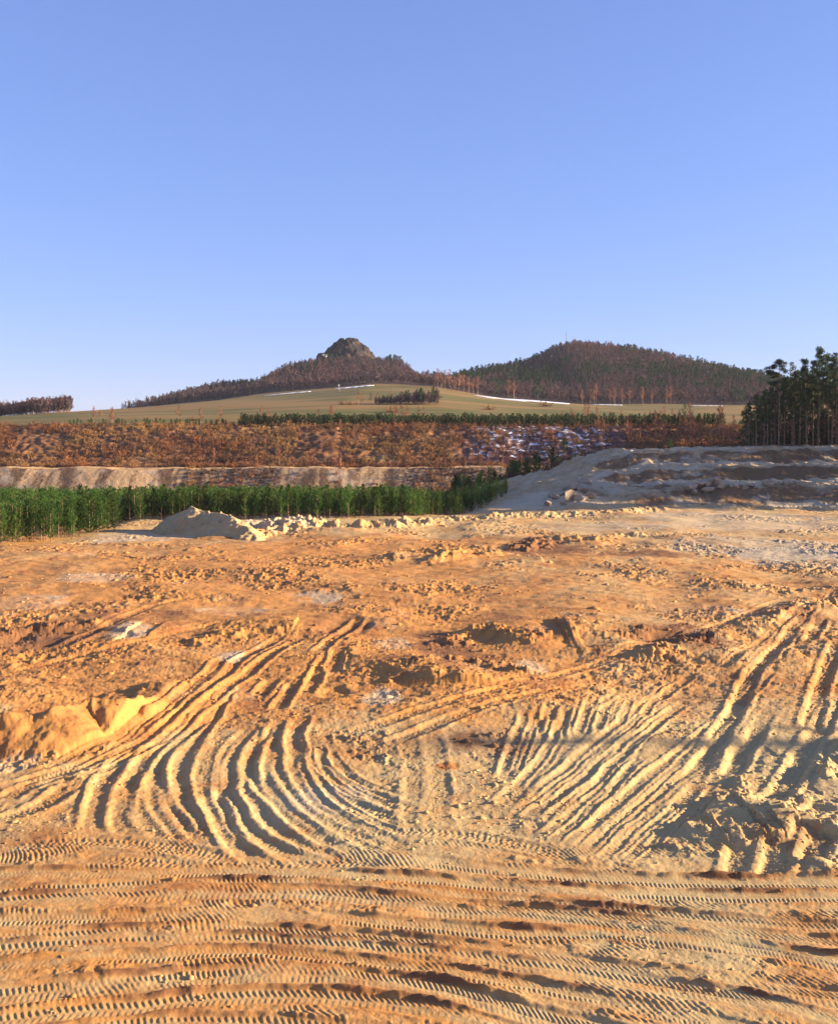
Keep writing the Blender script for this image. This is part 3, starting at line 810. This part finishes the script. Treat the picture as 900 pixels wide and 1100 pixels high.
# ------------------------------------------------------------------ conifer belt on the quarry rim
CK = make_kind('rim_conifer', [young_pine(4.2, 500 + i, .8, 1.5, .04) for i in range(4)], M['bark_pine'], M['needle_dark'])
x = -128.0
while x < 112:
    dens = 1.0 if x > -66 else .45
    if random.random() < dens:
        y = random.uniform(402.5, 405.5)
        plant('rim_conifer', random.choice(CK), x, y, random.uniform(.85, 1.15) * (1 if x > -66 else .62), 'small dark conifer in the belt along the top of the quarry wall', 'conifer', 'small conifers along the quarry rim')
    x += random.uniform(.62, 1.0)
big = young_pine(9, 521, 1.2, 3.0, .06)
BK = make_kind('spruce', [big], M['bark_pine'], M['needle_dark'])
plant('spruce', BK[0], upx(735, 404), 404, .95, 'broad dark spruce rising above the belt of small conifers', 'spruce', None)
for (u, v, Y, s) in []:
    pass
BC = [(553,518,325,.95),(566,521,322,.8),(600,506,352,.9),(618,512,345,.95),(632,511,340,1.0),(642,508,344,.7),(575,524,318,.6),(606,520,325,.8),(622,494,352,.75),(606,493,374,1.2),(720,483,352,.8),(538,524,318,.5)]
rb = np.random.default_rng(91)
BC += [(rb.uniform(482, 600), 0, rb.uniform(288, 328), rb.uniform(.7, 1.25)) for _ in range(46)]
for (u, v, Y, s) in BC:
    plant('bench_conifer', CK[random.randint(0, 3)], upx(u, Y), Y, s * 1.15, 'green conifer among brown scrub near the foot of the snowy wall', 'conifer', 'scattered conifers on the quarry benches')

# ------------------------------------------------------------------ bare birches
BV = make_kind('birch', [bare_tree(8, 600 + i, 1.6, .10, .27) for i in range(4)], M['bark_birch'], M['twig_red'])
def birches(spots, label, group, hmin, hmax, name='birch'):
    for (u, Y) in spots:
        x = upx(u, Y); plant(name, random.choice(BV), x, Y, random.uniform(hmin, hmax) / 8, label, 'birch', group)
r3 = np.random.default_rng(31)
birches([(r3.uniform(640, 792), r3.uniform(366, 400)) for _ in range(48)], 'orange brown bare birch on the wall behind the right slope', 'bare birches behind the right slope', 5.5, 9.5)
birches([(u + r3.uniform(-4, 4), r3.uniform(406, 425)) for u in (105,112,120,125,196,215,240,282,290,346,352,360,430,428,424,436,440,446,452,605,612,618,625,632,690,700,706,714,722,770,776,640,655,668)], 'thin bare birch at the meadow edge behind the rim conifers', 'bare birches at the meadow edge', 4.5, 8.5)
birches([(u, r3.uniform(364, 392)) for u in (165,172,230,262,270,285,300,312,322,330,336,345,352,358,366,380,520,560,590,608,640,652)], 'thin bare birch growing on the brown quarry wall', 'bare birches on the quarry wall', 3.5, 7)
birches([(u, r3.uniform(336, 352)) for u in (440,448,470,478,500,508,516,524,540,556,575,590,648,655,360,366)], 'reddish bare birch on the lower bench below the road', 'bare birches on the lower bench', 3, 6)
birches([(u, 815 + r3.uniform(-6, 14)) for u in (470,474,478,483,488,493,498,503,508,513,546,552,625,634,638,660,668,676,690,700,640,655,720,716)], 'pale stemmed birch at the foot of the mast hill', 'bare birches at the foot of the mast hill', 12, 17)

# ------------------------------------------------------------------ woods on the hills
HT = [merge(*bare_tree(11, 700 + i, 1.0, .36, .34, 1, .15)) for i in range(5)] + [merge(*tall_pine(12, 720 + i, .55, .2, 2.4)) for i in range(2)]
def wood_places(x0, x1, y0, y1, sp, seed, ev):
    gx, gy = jit_grid(x0, x1, y0, y1, sp, seed); wm = woodmask(gx, gy); r = np.random.default_rng(seed + 1)
    z = Zbase(gx, gy); out = []
    ever = ev(gx, gy, z)
    for a, b, c, w, e in zip(gx, gy, z, wm, ever):
        if w < .5: continue
        if e and r.random() < .15: e = False
        k = int(r.integers(5)) if not e else 5 + int(r.integers(2))
        out.append((a, b, c - .2, r.uniform(.75, 1.15), r.uniform(0, 6), k))
    return out
nz = lambda a, b, z: fbm(a / 30, b / 40, 3, 88)
ev_right = lambda a, b, z: ((1.0 * nz(a, b, z) + .85 * np.exp(-((z - 63) / 10) ** 2) > .50) | ((a > 112) & (a < 140) & (b > 1120) & (b < 1180) & (nz(a * 5, b * 5, z) > -.1)) | ((a > 200) & (nz(a, b, z) > .45) & (z < 72)))
ev_left = lambda a, b, z: (nz(a, b, z) > .62)
wr = wood_places(14, 470, 835, 1190, 5.2, 51, ev_right)
wl = wood_places(-240, 22, 868, 1120, 5.2, 52, ev_left)
crest = np.array([(x, 1086) for x in range(-96, -48)])
wl = [p for p in wl if not ((p[0] + 73) ** 2 / 27 ** 2 + (p[1] - 1080) ** 2 / 30 ** 2 < 1 and (p[1] > 1064 or abs(p[0] + 73) < 12 and p[1] > 1052))]
mhill = [M['bark_hill'], M['twig_hill']]
def wood_obj(name, places, label):
    # evergreen templates use a third material
    tpl = []
    for i, (V_, T_, M_) in enumerate(HT): tpl.append((V_, T_, M_ if i < 5 else np.where(M_ == 1, 2, 0)))
    o = scatter(name, tpl, places, mhill + [M['needle_hill']]); tag(o, label, 'woodland', kind='stuff'); return o
wood_obj('hill_woodland', wr, 'purple brown bare woodland mixed with pines covering the hill with the mast')
wood_obj('hill_woodland', wl, 'bare purple brown woodland around the rocky summit')
rr = np.random.default_rng(61); fw = []
for i in range(700):     # far wood at the left edge
    Y = rr.uniform(560, 640); u = rr.uniform(-60, 76)
    x = upx(u, Y); fw.append((x, Y, zg(x, Y) - .3, rr.uniform(.68, .9) * (1.0 if u > 30 else .88), rr.uniform(0, 6), int(rr.choice([0, 1, 2, 3, 4]))))
wood_obj('far_woodland', fw, 'dark bare wood beyond the meadow at the left edge')
cp = []
for i in range(170):      # copse on the meadow between the hills
    u = rr.uniform(402, 470); Y = rr.uniform(528, 546)
    x = upx(u, Y); cp.append((x, Y, zg(x, Y) - .2, rr.uniform(.40, .72) * (.45 + .55 * (u - 396) / 60), rr.uniform(0, 6), int(rr.choice([0, 1, 2, 3, 4, 0, 1, 5, 6]))))
wood_obj('copse', cp, 'dark copse on the meadow below the saddle between the hills')
for u, Y, s in [(385,520,1.0),(398,535,.85),(406,536,.8),(420,550,.9),(389,522,.7),(430,556,.8)]:
    plant('field_tree', random.choice(BV), upx(u, Y), Y, s, 'bare rounded tree on the meadow left of the dark copse', 'tree', 'bare trees beside the copse')
# distant blue hill
dx = np.linspace(-1, 1, 41); dyv = np.linspace(-1, 1, 11)
DX, DY = np.meshgrid(dx, dyv)
hz = 34 * np.clip(1 - DX ** 2 - DY ** 2 * .6, 0, 1) * (1 + .25 * pn(DX * 6, DY * 3, 4))
o = link('distant_hill', raw_mesh('distant_hill', np.stack([DX.ravel() * 56 + upx(104, 2300), DY.ravel() * 90 + 2300, hz.ravel() + zg(upx(104, 2300), 2300) - 2 + 10], 1), grid_faces(11, 41), True, None, [M['twig_hill']]))
tag(o, 'faint blue grey hilltop beyond the meadow', kind='structure')

# ------------------------------------------------------------------ scrub on the quarry wall
SH = [shrub(800 + i, [1.2, 1.7, 2.3, 1.0][i], [26, 28, 30, 22][i], [.17, .18, .2, .17][i]) for i in range(4)]
sp_ = []; r4 = np.random.default_rng(71)
gx, gy = jit_grid(-170, 120, 359, 404, 1.35, 72)
nn = fbm(gx / 9, gy / 9, 3, 73); zz_ = Zbase(gx, gy)
xs = S(4, 22, gx) * (1 - S(66, 84, gx))
for a, b, c, n_, sx in zip(gx, gy, zz_, nn, xs):
    if abs(a) > .42 * b: continue
    if r4.random() > .62 + .5 * n_ - .30 * sx: continue
    if a < -60 and 376 < b < 390 and abs(a + 132) < 8: continue
    if -42 < a < -26 and 368 < b < 392 and r4.random() < .75: continue     # bare yellow scar
    sp_.append((a, b, c + .1, r4.uniform(.5, 1.25), r4.uniform(0, 6), int(r4.integers(4))))
gx, gy = jit_grid(-75, 70, 331, 346, 1.7, 74)
for a, b, c in zip(gx, gy, Zbase(gx, gy)):
    p = .85 if (-72 < a < -42 or a > -2) else .12
    if r4.random() < p * .7: sp_.append((a, b, c, r4.uniform(.5, .95), r4.uniform(0, 6), int(r4.integers(4))))
gx, gy = jit_grid(10, 90, 283, 335, 2.0, 75)
for a, b, c in zip(gx, gy, Zbase(gx, gy)):
    if r4.random() < .55: sp_.append((a, b, c, r4.uniform(.6, 1.2), r4.uniform(0, 6), int(r4.integers(4))))
o = scatter('undergrowth', SH, sp_, [M['shrub_brown']])
tag(o, 'rusty brown heath scrub covering the quarry wall', 'scrub', kind='stuff')
for u, Y, s in [(420,478,1.5),(525,520,1.6),(586,600,2.0),(377,525,1.2),(368,527,1.1),(384,530,1.0),(208,430,1.0),(236,428,.9)]:
    t = raw_mesh('bush', SH[2][0] * np.array([1.6, 1.6, .8]), SH[2][1], False, None, [M['shrub_brown']]) if 'bushm' not in globals() else bushm
    bushm = t
    b = link('bush', t, None, (upx(u, Y), Y, zg(upx(u, Y), Y))); b.scale = (s, s, s); tag(b, 'dark low bush standing alone on the meadow', 'bush', 'lone bushes on the meadow')

# ------------------------------------------------------------------ rock summit, hut, mast, field post
def rock_grid(name, cx, cy, rx, ry, H, prof, mat, seed, z0, res=70, rough=.2):
    u = np.linspace(-1, 1, res); A, B = np.meshgrid(u, u)
    r = np.sqrt(A ** 2 + B ** 2) + .10 * pn(A * 3, B * 3, seed)
    hh = H * np.interp(r, *prof)
    hh = hh + H * rough * ridged(A * 4, B * 4, 4, seed + 1) * S(1.0, .8, r)
    hh = np.floor(hh / (H * .09)) * H * .09 * .45 + hh * .55      # broken ledges
    Vv = np.stack([A.ravel() * rx + cx, B.ravel() * ry + cy, hh.ravel() + z0], 1)
    me = raw_mesh(name, Vv, grid_faces(res, res), False, None, [mat])
    return link(name, me)
zr = zg(-70, 1080)
o = rock_grid('rock_outcrop', upx(374, 1078), 1078, 31, 26, 109 - zr, ([0, .2, .45, .7, .9, 1.0, 2], [1, .93, .74, .46, .15, -.1, -.4]), M['rock'], 5, zr - 1)
tag(o, 'dark rounded basalt crag crowning the left hill', 'rock')
o = rock_grid('rock_outcrop', upx(345.5, 1060), 1060, 6.5, 6, 13.5, ([0, .5, .8, 1, 2], [1, .95, .7, 0, -.3]), M['rock'], 9, zg(upx(346, 1060), 1060) - 1, 30)
tag(o, 'small dark rock shoulder left of the basalt crag under the white hut', 'rock')
def box(t, x0, x1, y0, y1, z0, z1):
    b = len(t[0]); t[0].extend([(x0, y0, z0), (x1, y0, z0), (x1, y1, z0), (x0, y1, z0), (x0, y0, z1), (x1, y0, z1), (x1, y1, z1), (x0, y1, z1)])
    t[1].extend([tuple(b + i for i in f) for f in ((0, 3, 2, 1), (4, 5, 6, 7), (0, 1, 5, 4), (1, 2, 6, 5), (2, 3, 7, 6), (3, 0, 4, 7))])
def boxes(lst):
    t = ([], []); [box(t, *b) for b in lst]; return np.array(t[0]), np.array(t[1])
hx, hy = upx(349, 1058), 1058
hz = 13 + (HOR - 383.6) / F * hy
e = bpy.data.objects.new('summit_hut', None); C.objects.link(e); e.location = (hx, hy, hz)
tag(e, 'tiny white hut with snowy roof on the ledge left of the crag', 'hut')
V_, F_ = boxes([(-2.4, 2.4, -1.6, 1.6, -2.5, 1.5)]); link('wall', raw_mesh('hut_wall', V_, F_, False, None, [M['plaster']]), e)
V_ = np.array([(-2.8, -2, 1.45), (2.8, -2, 1.45), (2.8, 2, 1.45), (-2.8, 2, 1.45), (-2.6, 0, 2.6), (2.6, 0, 2.6)])
me = bpy.data.meshes.new('hut_roof'); me.from_pydata(V_.tolist(), [], [(0, 1, 5, 4), (2, 3, 4, 5), (0, 4, 3), (1, 2, 5), (3, 2, 1, 0)]); me.materials.append(M['snow']); link('roof', me, e)

mx, my = upx(608, 1148), 1148
mz = zg(mx, my); mt_ = 13 + (HOR - 355) / F * my - mz
e = bpy.data.objects.new('radio_mast', None); C.objects.link(e); e.location = (mx, my, mz)
tag(e, 'thin radio mast on top of the right hill', 'mast')
t = Tri()
for k in range(3): t.tube([(.45 * cos(k * 2.094), .45 * sin(k * 2.094), -1), (.25 * cos(k * 2.094), .25 * sin(k * 2.094), mt_ - 2)], .11, .09, 4)
for q in range(18):
    zq = q * (mt_ - 2) / 18
    for k in range(3):
        a, b = k * 2.094, (k + 1) * 2.094; t.tube([(.42 * cos(a), .42 * sin(a), zq), (.40 * cos(b), .40 * sin(b), zq + (mt_ - 2) / 18)], .04, .04, 3)
a = t.arr(); link('lattice', raw_mesh('mast_lattice', a[0], a[1], False, None, [M['steel']]), e)
t = Tri(); t.tube([(0, 0, mt_ - 2.2), (0, 0, mt_ + 1)], .09, .05, 5); a = t.arr(); link('antenna', raw_mesh('mast_antenna', a[0], a[1], False, None, [M['steel']]), e)
fx_, fy_ = upx(363.5, 740), 740
e = bpy.data.objects.new('hunting_stand', None); C.objects.link(e); e.location = (fx_, fy_, zg(fx_, fy_))
tag(e, 'tiny pale raised hunting stand on the meadow below the crag', 'stand')
t = Tri()
for sx in (-.55, .55):
    for sy in (-.55, .55): t.tube([(sx * 1.2, sy * 1.2, -.3), (sx, sy, 3.2)], .1, .08, 4)
a = t.arr(); link('frame', raw_mesh('stand_frame', a[0], a[1], False, None, [M['wood']]), e)
V_, F_ = boxes([(-.7, .7, -.7, .7, 3.2, 4.4), (-.85, .85, -.85, .85, 4.4, 4.55)]); link('cabin', raw_mesh('stand_cabin', V_, F_, False, None, [M['wood']]), e)

# snow on the meadow: thin drifts lying on the grass
def drift(u0, u1, Yc, half, seed, label, tilt=0.0):
    n, m = 60, 9; uu = np.linspace(u0, u1, n); Vv = []
    for i, u in enumerate(uu):
        t_ = i / (n - 1); x = upx(u, Yc); yc = Yc + tilt * (t_ - .5)
        w = half * (sin(pi * t_) ** .5) * (.7 + .5 * float(pn(np.array([t_ * 7.0]), np.array([0.4]), seed)[0])) + .05
        for j in range(m):
            q = j / (m - 1) * 2 - 1; y = yc + q * w
            Vv.append((x, y, float(Zbase(np.array([x]), np.array([y + .8]))[0]) + .28 * (1 - q * q) + (.02 if abs(q) < .99 else -.25)))
    o = link('snow_patch', raw_mesh('snow_patch', Vv, grid_faces(n, m), True, None, [M['snow']])); tag(o, label, 'snow', None); return o
drift(508, 612, 768, 52, 3, 'long white snow drift on the meadow below the mast hill', 6)
drift(284, 334, 812, 16, 4, 'thin snow strip on the meadow edge left of the crag')
drift(360, 402, 836, 14, 5, 'short snow strip on the meadow edge right below the crag')
drift(636, 668, 812, 5, 6, 'small snow strip right of the long drift')
drift(742, 776, 780, 6, 7, 'bright snow strip behind the broad dark spruce')

# ------------------------------------------------------------------ spoil heap in front of the plantation
def heap_obj():
    x0, x1, y0, y1 = -40, -12, 134, 160
    nx, ny = 190, 180
    A, B = np.meshgrid(np.linspace(x0, x1, nx), np.linspace(y0, y1, ny))
    x, y = A.ravel(), B.ravel()
    wx = x + .5 * fbm(x / 2.2, y / 2.2, 4, 111); wy = y + .5 * fbm(x / 2.2, y / 2.2, 4, 112)
    # crest from the far left peak down to a spur near on the right
    P = [(-36.0, 154.8, 1.2), (-33.4, 153.2, 2.6), (-31.4, 151.8, 2.9), (-31.0, 151.4, 3.5), (-30.5, 151.0, 3.4), (-29.8, 150.4, 2.9), (-26.4, 147.2, 2.9), (-24.2, 144.6, 2.5), (-22.2, 141.8, 1.4), (-20.6, 140.0, .3)]
    h = np.full(x.shape, -2.0)
    for a, b in zip(P[:-1], P[1:]):
        d = np.array(b[:2]) - np.array(a[:2]); L2 = d @ d
        t = np.clip(((wx - a[0]) * d[0] + (wy - a[1]) * d[1]) / L2, 0, 1)
        dist = np.hypot(wx - a[0] - t * d[0], wy - a[1] - t * d[1])
        h = np.maximum(h, a[2] + t * (b[2] - a[2]) - .64 * dist)
    h = h + (.20 * fbm(x / 1.6, y / 1.6, 5, 113, .6) + .22 * np.maximum(0, fbm(x / .7, y / .7, 4, 114, .6) - .1)) * S(-.6, .6, h)
    z = Zbase(x, y) + np.maximum(h, -.8)
    o_ = np.zeros(len(x))
    k = S(0, 1, h)
    at_ = dict(tone=o_ + .25 + .2 * fbm(x / 2, y / 2, 3, 115), wet=o_ + .25, pale=o_ + .0, clay=o_ + .4)
    me = raw_mesh('spoil_heap', np.stack([x, y, z], 1), grid_faces(ny, nx), True, at_, [M['sand']])
    tag(link('spoil_heap', me), 'pale sand heap with a shaded face and sunlit crest before the pine plantation', 'sand heap')
heap_obj()

# ------------------------------------------------------------------ rocks and clods
import bmesh
def rock_mesh(name, seed, mat, blocky=.5, sub=2):
    bm = bmesh.new(); bmesh.ops.create_icosphere(bm, subdivisions=sub, radius=1)
    rs = np.random.default_rng(seed); pl_ = [(v / np.linalg.norm(v), rs.uniform(.42, .74)) for v in rs.normal(size=(13, 3))]
    for v in bm.verts:
        c = np.array(v.co)
        for n_, d_ in pl_:
            q = c @ n_
            if q > d_: c = c - n_ * (q - d_)
        v.co = c * (1 + rs.uniform(-.015, .015))
    me = bpy.data.meshes.new(name); bm.to_mesh(me); bm.free(); me.materials.append(mat); return me
RM = [rock_mesh('boulder', 900 + i, M['stone'], .5, 3) for i in range(5)]
def boulder(u, v, Y, s, label, group, zoff=0.0):
    x = upx(u, Y); z_, _ = surf(np.array([x]), np.array([Y]))
    o = link('boulder', RM[random.randint(0, 4)], None, (x, Y, float(z_[0]) + s * .25 + zoff))
    s = s * .92
    o.scale = (s * random.uniform(.9, 1.5), s * random.uniform(.8, 1.2), s * random.uniform(.5, .85)); o.rotation_euler = (random.uniform(-.3, .3), random.uniform(-.3, .3), random.uniform(0, 6))
    tag(o, label, 'boulder', group)
for (u, Y, s) in [(620,219,2.1),(612,216,1.3),(627,216,1.6),(602,212,1.4),(616,211,2.2),(606,208,1.8),(629,209,1.9),(596,205,1.5),(613,203,2.0),(588,201,1.2),(624,202,1.5),(604,199,1.1),(634,204,1.3),(592,208,1.0)]:
    boulder(u, 0, Y, s, 'pale grey block of rock piled on the left foot of the shaded slope', 'grey blocks on the left foot of the slope')
for (u, Y, s) in [(742,207,1.8),(749,208.5,1.8),(757,210,2.0),(764,211,1.9),(770,210,1.6),(753,212,1.7),(780,210,1.1),(795,209.5,.8),(806,210,1.2),(824,210.5,1.4),(830,211,1.0),(760,207,1.2),(746,206,1.2),(775,207.5,1.0),(790,208,1.0),(836,212,1.0),(768,213,1.4),(800,208,.9)]:
    boulder(u, 0, Y, s, 'brownish boulder in the broken ledge across the middle of the shaded slope', 'boulders in the ledge of the right slope')
for (u, Y, s) in [(844,212,1.4),(852,213,1.0),(858,211,.9)]:
    boulder(u, 0, Y, s, 'light stone in the small cluster at the right end of the slope foot', 'light stones at the slope foot')
# loose clods over the churned ground
ct = []
for i in range(6):
    bm = bmesh.new(); bmesh.ops.create_icosphere(bm, subdivisions=1, radius=1); rs = np.random.default_rng(950 + i)
    Vv = np.array([np.array(v.co) * rs.uniform(.6, 1.15) * np.array([1, 1, .75]) for v in bm.verts]); Tt = np.array([[v.index for v in f.verts] for f in bm.faces], np.int32); bm.free()
    ct.append((Vv, Tt, np.zeros(len(Tt), np.int32)))
r5 = np.random.default_rng(81)
n = 30000
vv = r5.uniform(545, 1095, n); uu = r5.uniform(-30, 930, n)
cx_ = (uu - 450) / F * (CAMH * F / (vv - HOR)); cy_ = CAMH * F / (vv - HOR)
dens = S(-.05, .5, fbm(cx_ / 3.5, cy_ / 4.5, 4, 83)) * np.where(cy_ > 46, 1, .45) * np.where(cy_ < 35, .35, 1) * (1 - .5 * S(110, 150, cy_))
for (u, v, ru, rv, a_) in [(500,712,70,26,.9),(725,690,60,18,1),(60,690,80,16,.8),(850,880,70,50,1.4),(780,880,70,40,.9),(530,860,60,40,.9),(40,890,60,20,.7),(360,690,60,20,.8),(410,750,24,12,1)]:
    dens = dens + a_ * blob(cx_, cy_, u, v, ru, rv)
for (x_, y_, a_, b_) in [(-6.5, 42, 6, 5), (-13, 46, 5, 3.5)]:
    dens = dens * (.18 + .82 * S(.6, 1.3, ((cx_ - x_) / a_) ** 2 + ((cy_ - y_) / b_) ** 2))
keep = r5.random(n) < dens * .62
cx_, cy_ = cx_[keep], cy_[keep]
cz_, cw = surf(cx_, cy_)
sz = np.exp(r5.normal(-3.0, .6, len(cx_))) * np.clip(cy_ / 45, .7, 2.0)
pl = [(a, b, c - s * .15, s, r5.uniform(0, 6), int(r5.integers(6))) for a, b, c, s in zip(cx_, cy_, cz_, sz)]
Vs, Ts = [], []; off = 0; at2 = {k: [] for k in cw}
for i, (x, y, z, s, rz, k) in enumerate(pl):
    V_, T_, _ = ct[k]; Vs.append(xform(V_, (x, y, z), s, rz)); Ts.append(T_ + off); off += len(V_)
    for a_ in at2: at2[a_].append(np.full(len(V_), cw[a_][i] + (.12 if a_ == 'wet' else 0)))
o = link('clods', raw_mesh('clods', np.concatenate(Vs), np.concatenate(Ts), False, {a_: np.concatenate(q) for a_, q in at2.items()}, [M['sand']]))
tag(o, 'loose lumps of earth scattered over the churned sand', 'earth', kind='stuff')

# ------------------------------------------------------------------ air
V_, F_ = boxes([(-5200, 5200, -420, 4400, -7.5, 150)])
hm = bpy.data.materials.new('haze_air'); hm.use_nodes = True
for n_ in list(hm.node_tree.nodes):
    if n_.type == 'BSDF_PRINCIPLED': hm.node_tree.nodes.remove(n_)
pv = hm.node_tree.nodes.new('ShaderNodeVolumePrincipled'); pv.inputs['Color'].default_value = (.86, .90, 1.0, 1); pv.inputs['Density'].default_value = .000042
hm.node_tree.links.new(pv.outputs[0], hm.node_tree.nodes['Material Output'].inputs['Volume'])
tag(link('haze', raw_mesh('haze', V_, F_, False, None, [hm])), 'thin evening haze softening the distant hills', kind='stuff')

# ------------------------------------------------------------------ light, sky, camera
w = bpy.data.worlds.new('World'); scene.world = w; w.use_nodes = True
nt = w.node_tree; bg = nt.nodes['Background']
sky = nt.nodes.new('ShaderNodeTexSky'); sky.sky_type = 'NISHITA'; sky.sun_disc = False
sky.sun_elevation = SUN_EL; sky.sun_rotation = SUN_AZ
sky.altitude = 600; sky.air_density = 1.0; sky.dust_density = .3; sky.ozone_density = 5.0
hs = nt.nodes.new('ShaderNodeMix'); hs.data_type = 'RGBA'; hs.blend_type = 'MULTIPLY'; hs.inputs[0].default_value = 1; hs.inputs[7].default_value = (1.03, .935, 1.29, 1)
gm = nt.nodes.new('ShaderNodeGamma'); gm.inputs[1].default_value = .66
nt.links.new(sky.outputs[0], gm.inputs[0]); nt.links.new(gm.outputs[0], hs.inputs[6]); nt.links.new(hs.outputs[2], bg.inputs[0]); bg.inputs[1].default_value = .099
sd = bpy.data.lights.new('sun', 'SUN'); sd.energy = 5.0; sd.angle = radians(.53); sd.color = (1.0, .82, .56)
so = bpy.data.objects.new('sun', sd); C.objects.link(so)
from mathutils import Vector
sv = Vector((sin(SUN_AZ) * cos(SUN_EL), cos(SUN_AZ) * cos(SUN_EL), sin(SUN_EL)))
so.rotation_euler = sv.to_track_quat('Z', 'Y').to_euler(); so.location = (60, -20, 60)
cam = bpy.data.cameras.new('camera'); co = bpy.data.objects.new('camera', cam); C.objects.link(co)
co.location = (0, 0, CAMH); co.rotation_euler = (radians(90), 0, 0)
cam.sensor_fit = 'VERTICAL'; cam.sensor_height = 36; cam.lens = F / 1100 * 36; cam.shift_y = -(550 - HOR) / 1100
cam.clip_start = .5; cam.clip_end = 20000
scene.camera = co
vs = scene.view_settings; vs.view_transform = 'Standard'; vs.look = 'None'; vs.exposure = 1.68; vs.gamma = 1; vs.use_curve_mapping = False
scene.cycles.max_bounces = 4; scene.cycles.diffuse_bounces = 2; scene.cycles.use_denoising = True
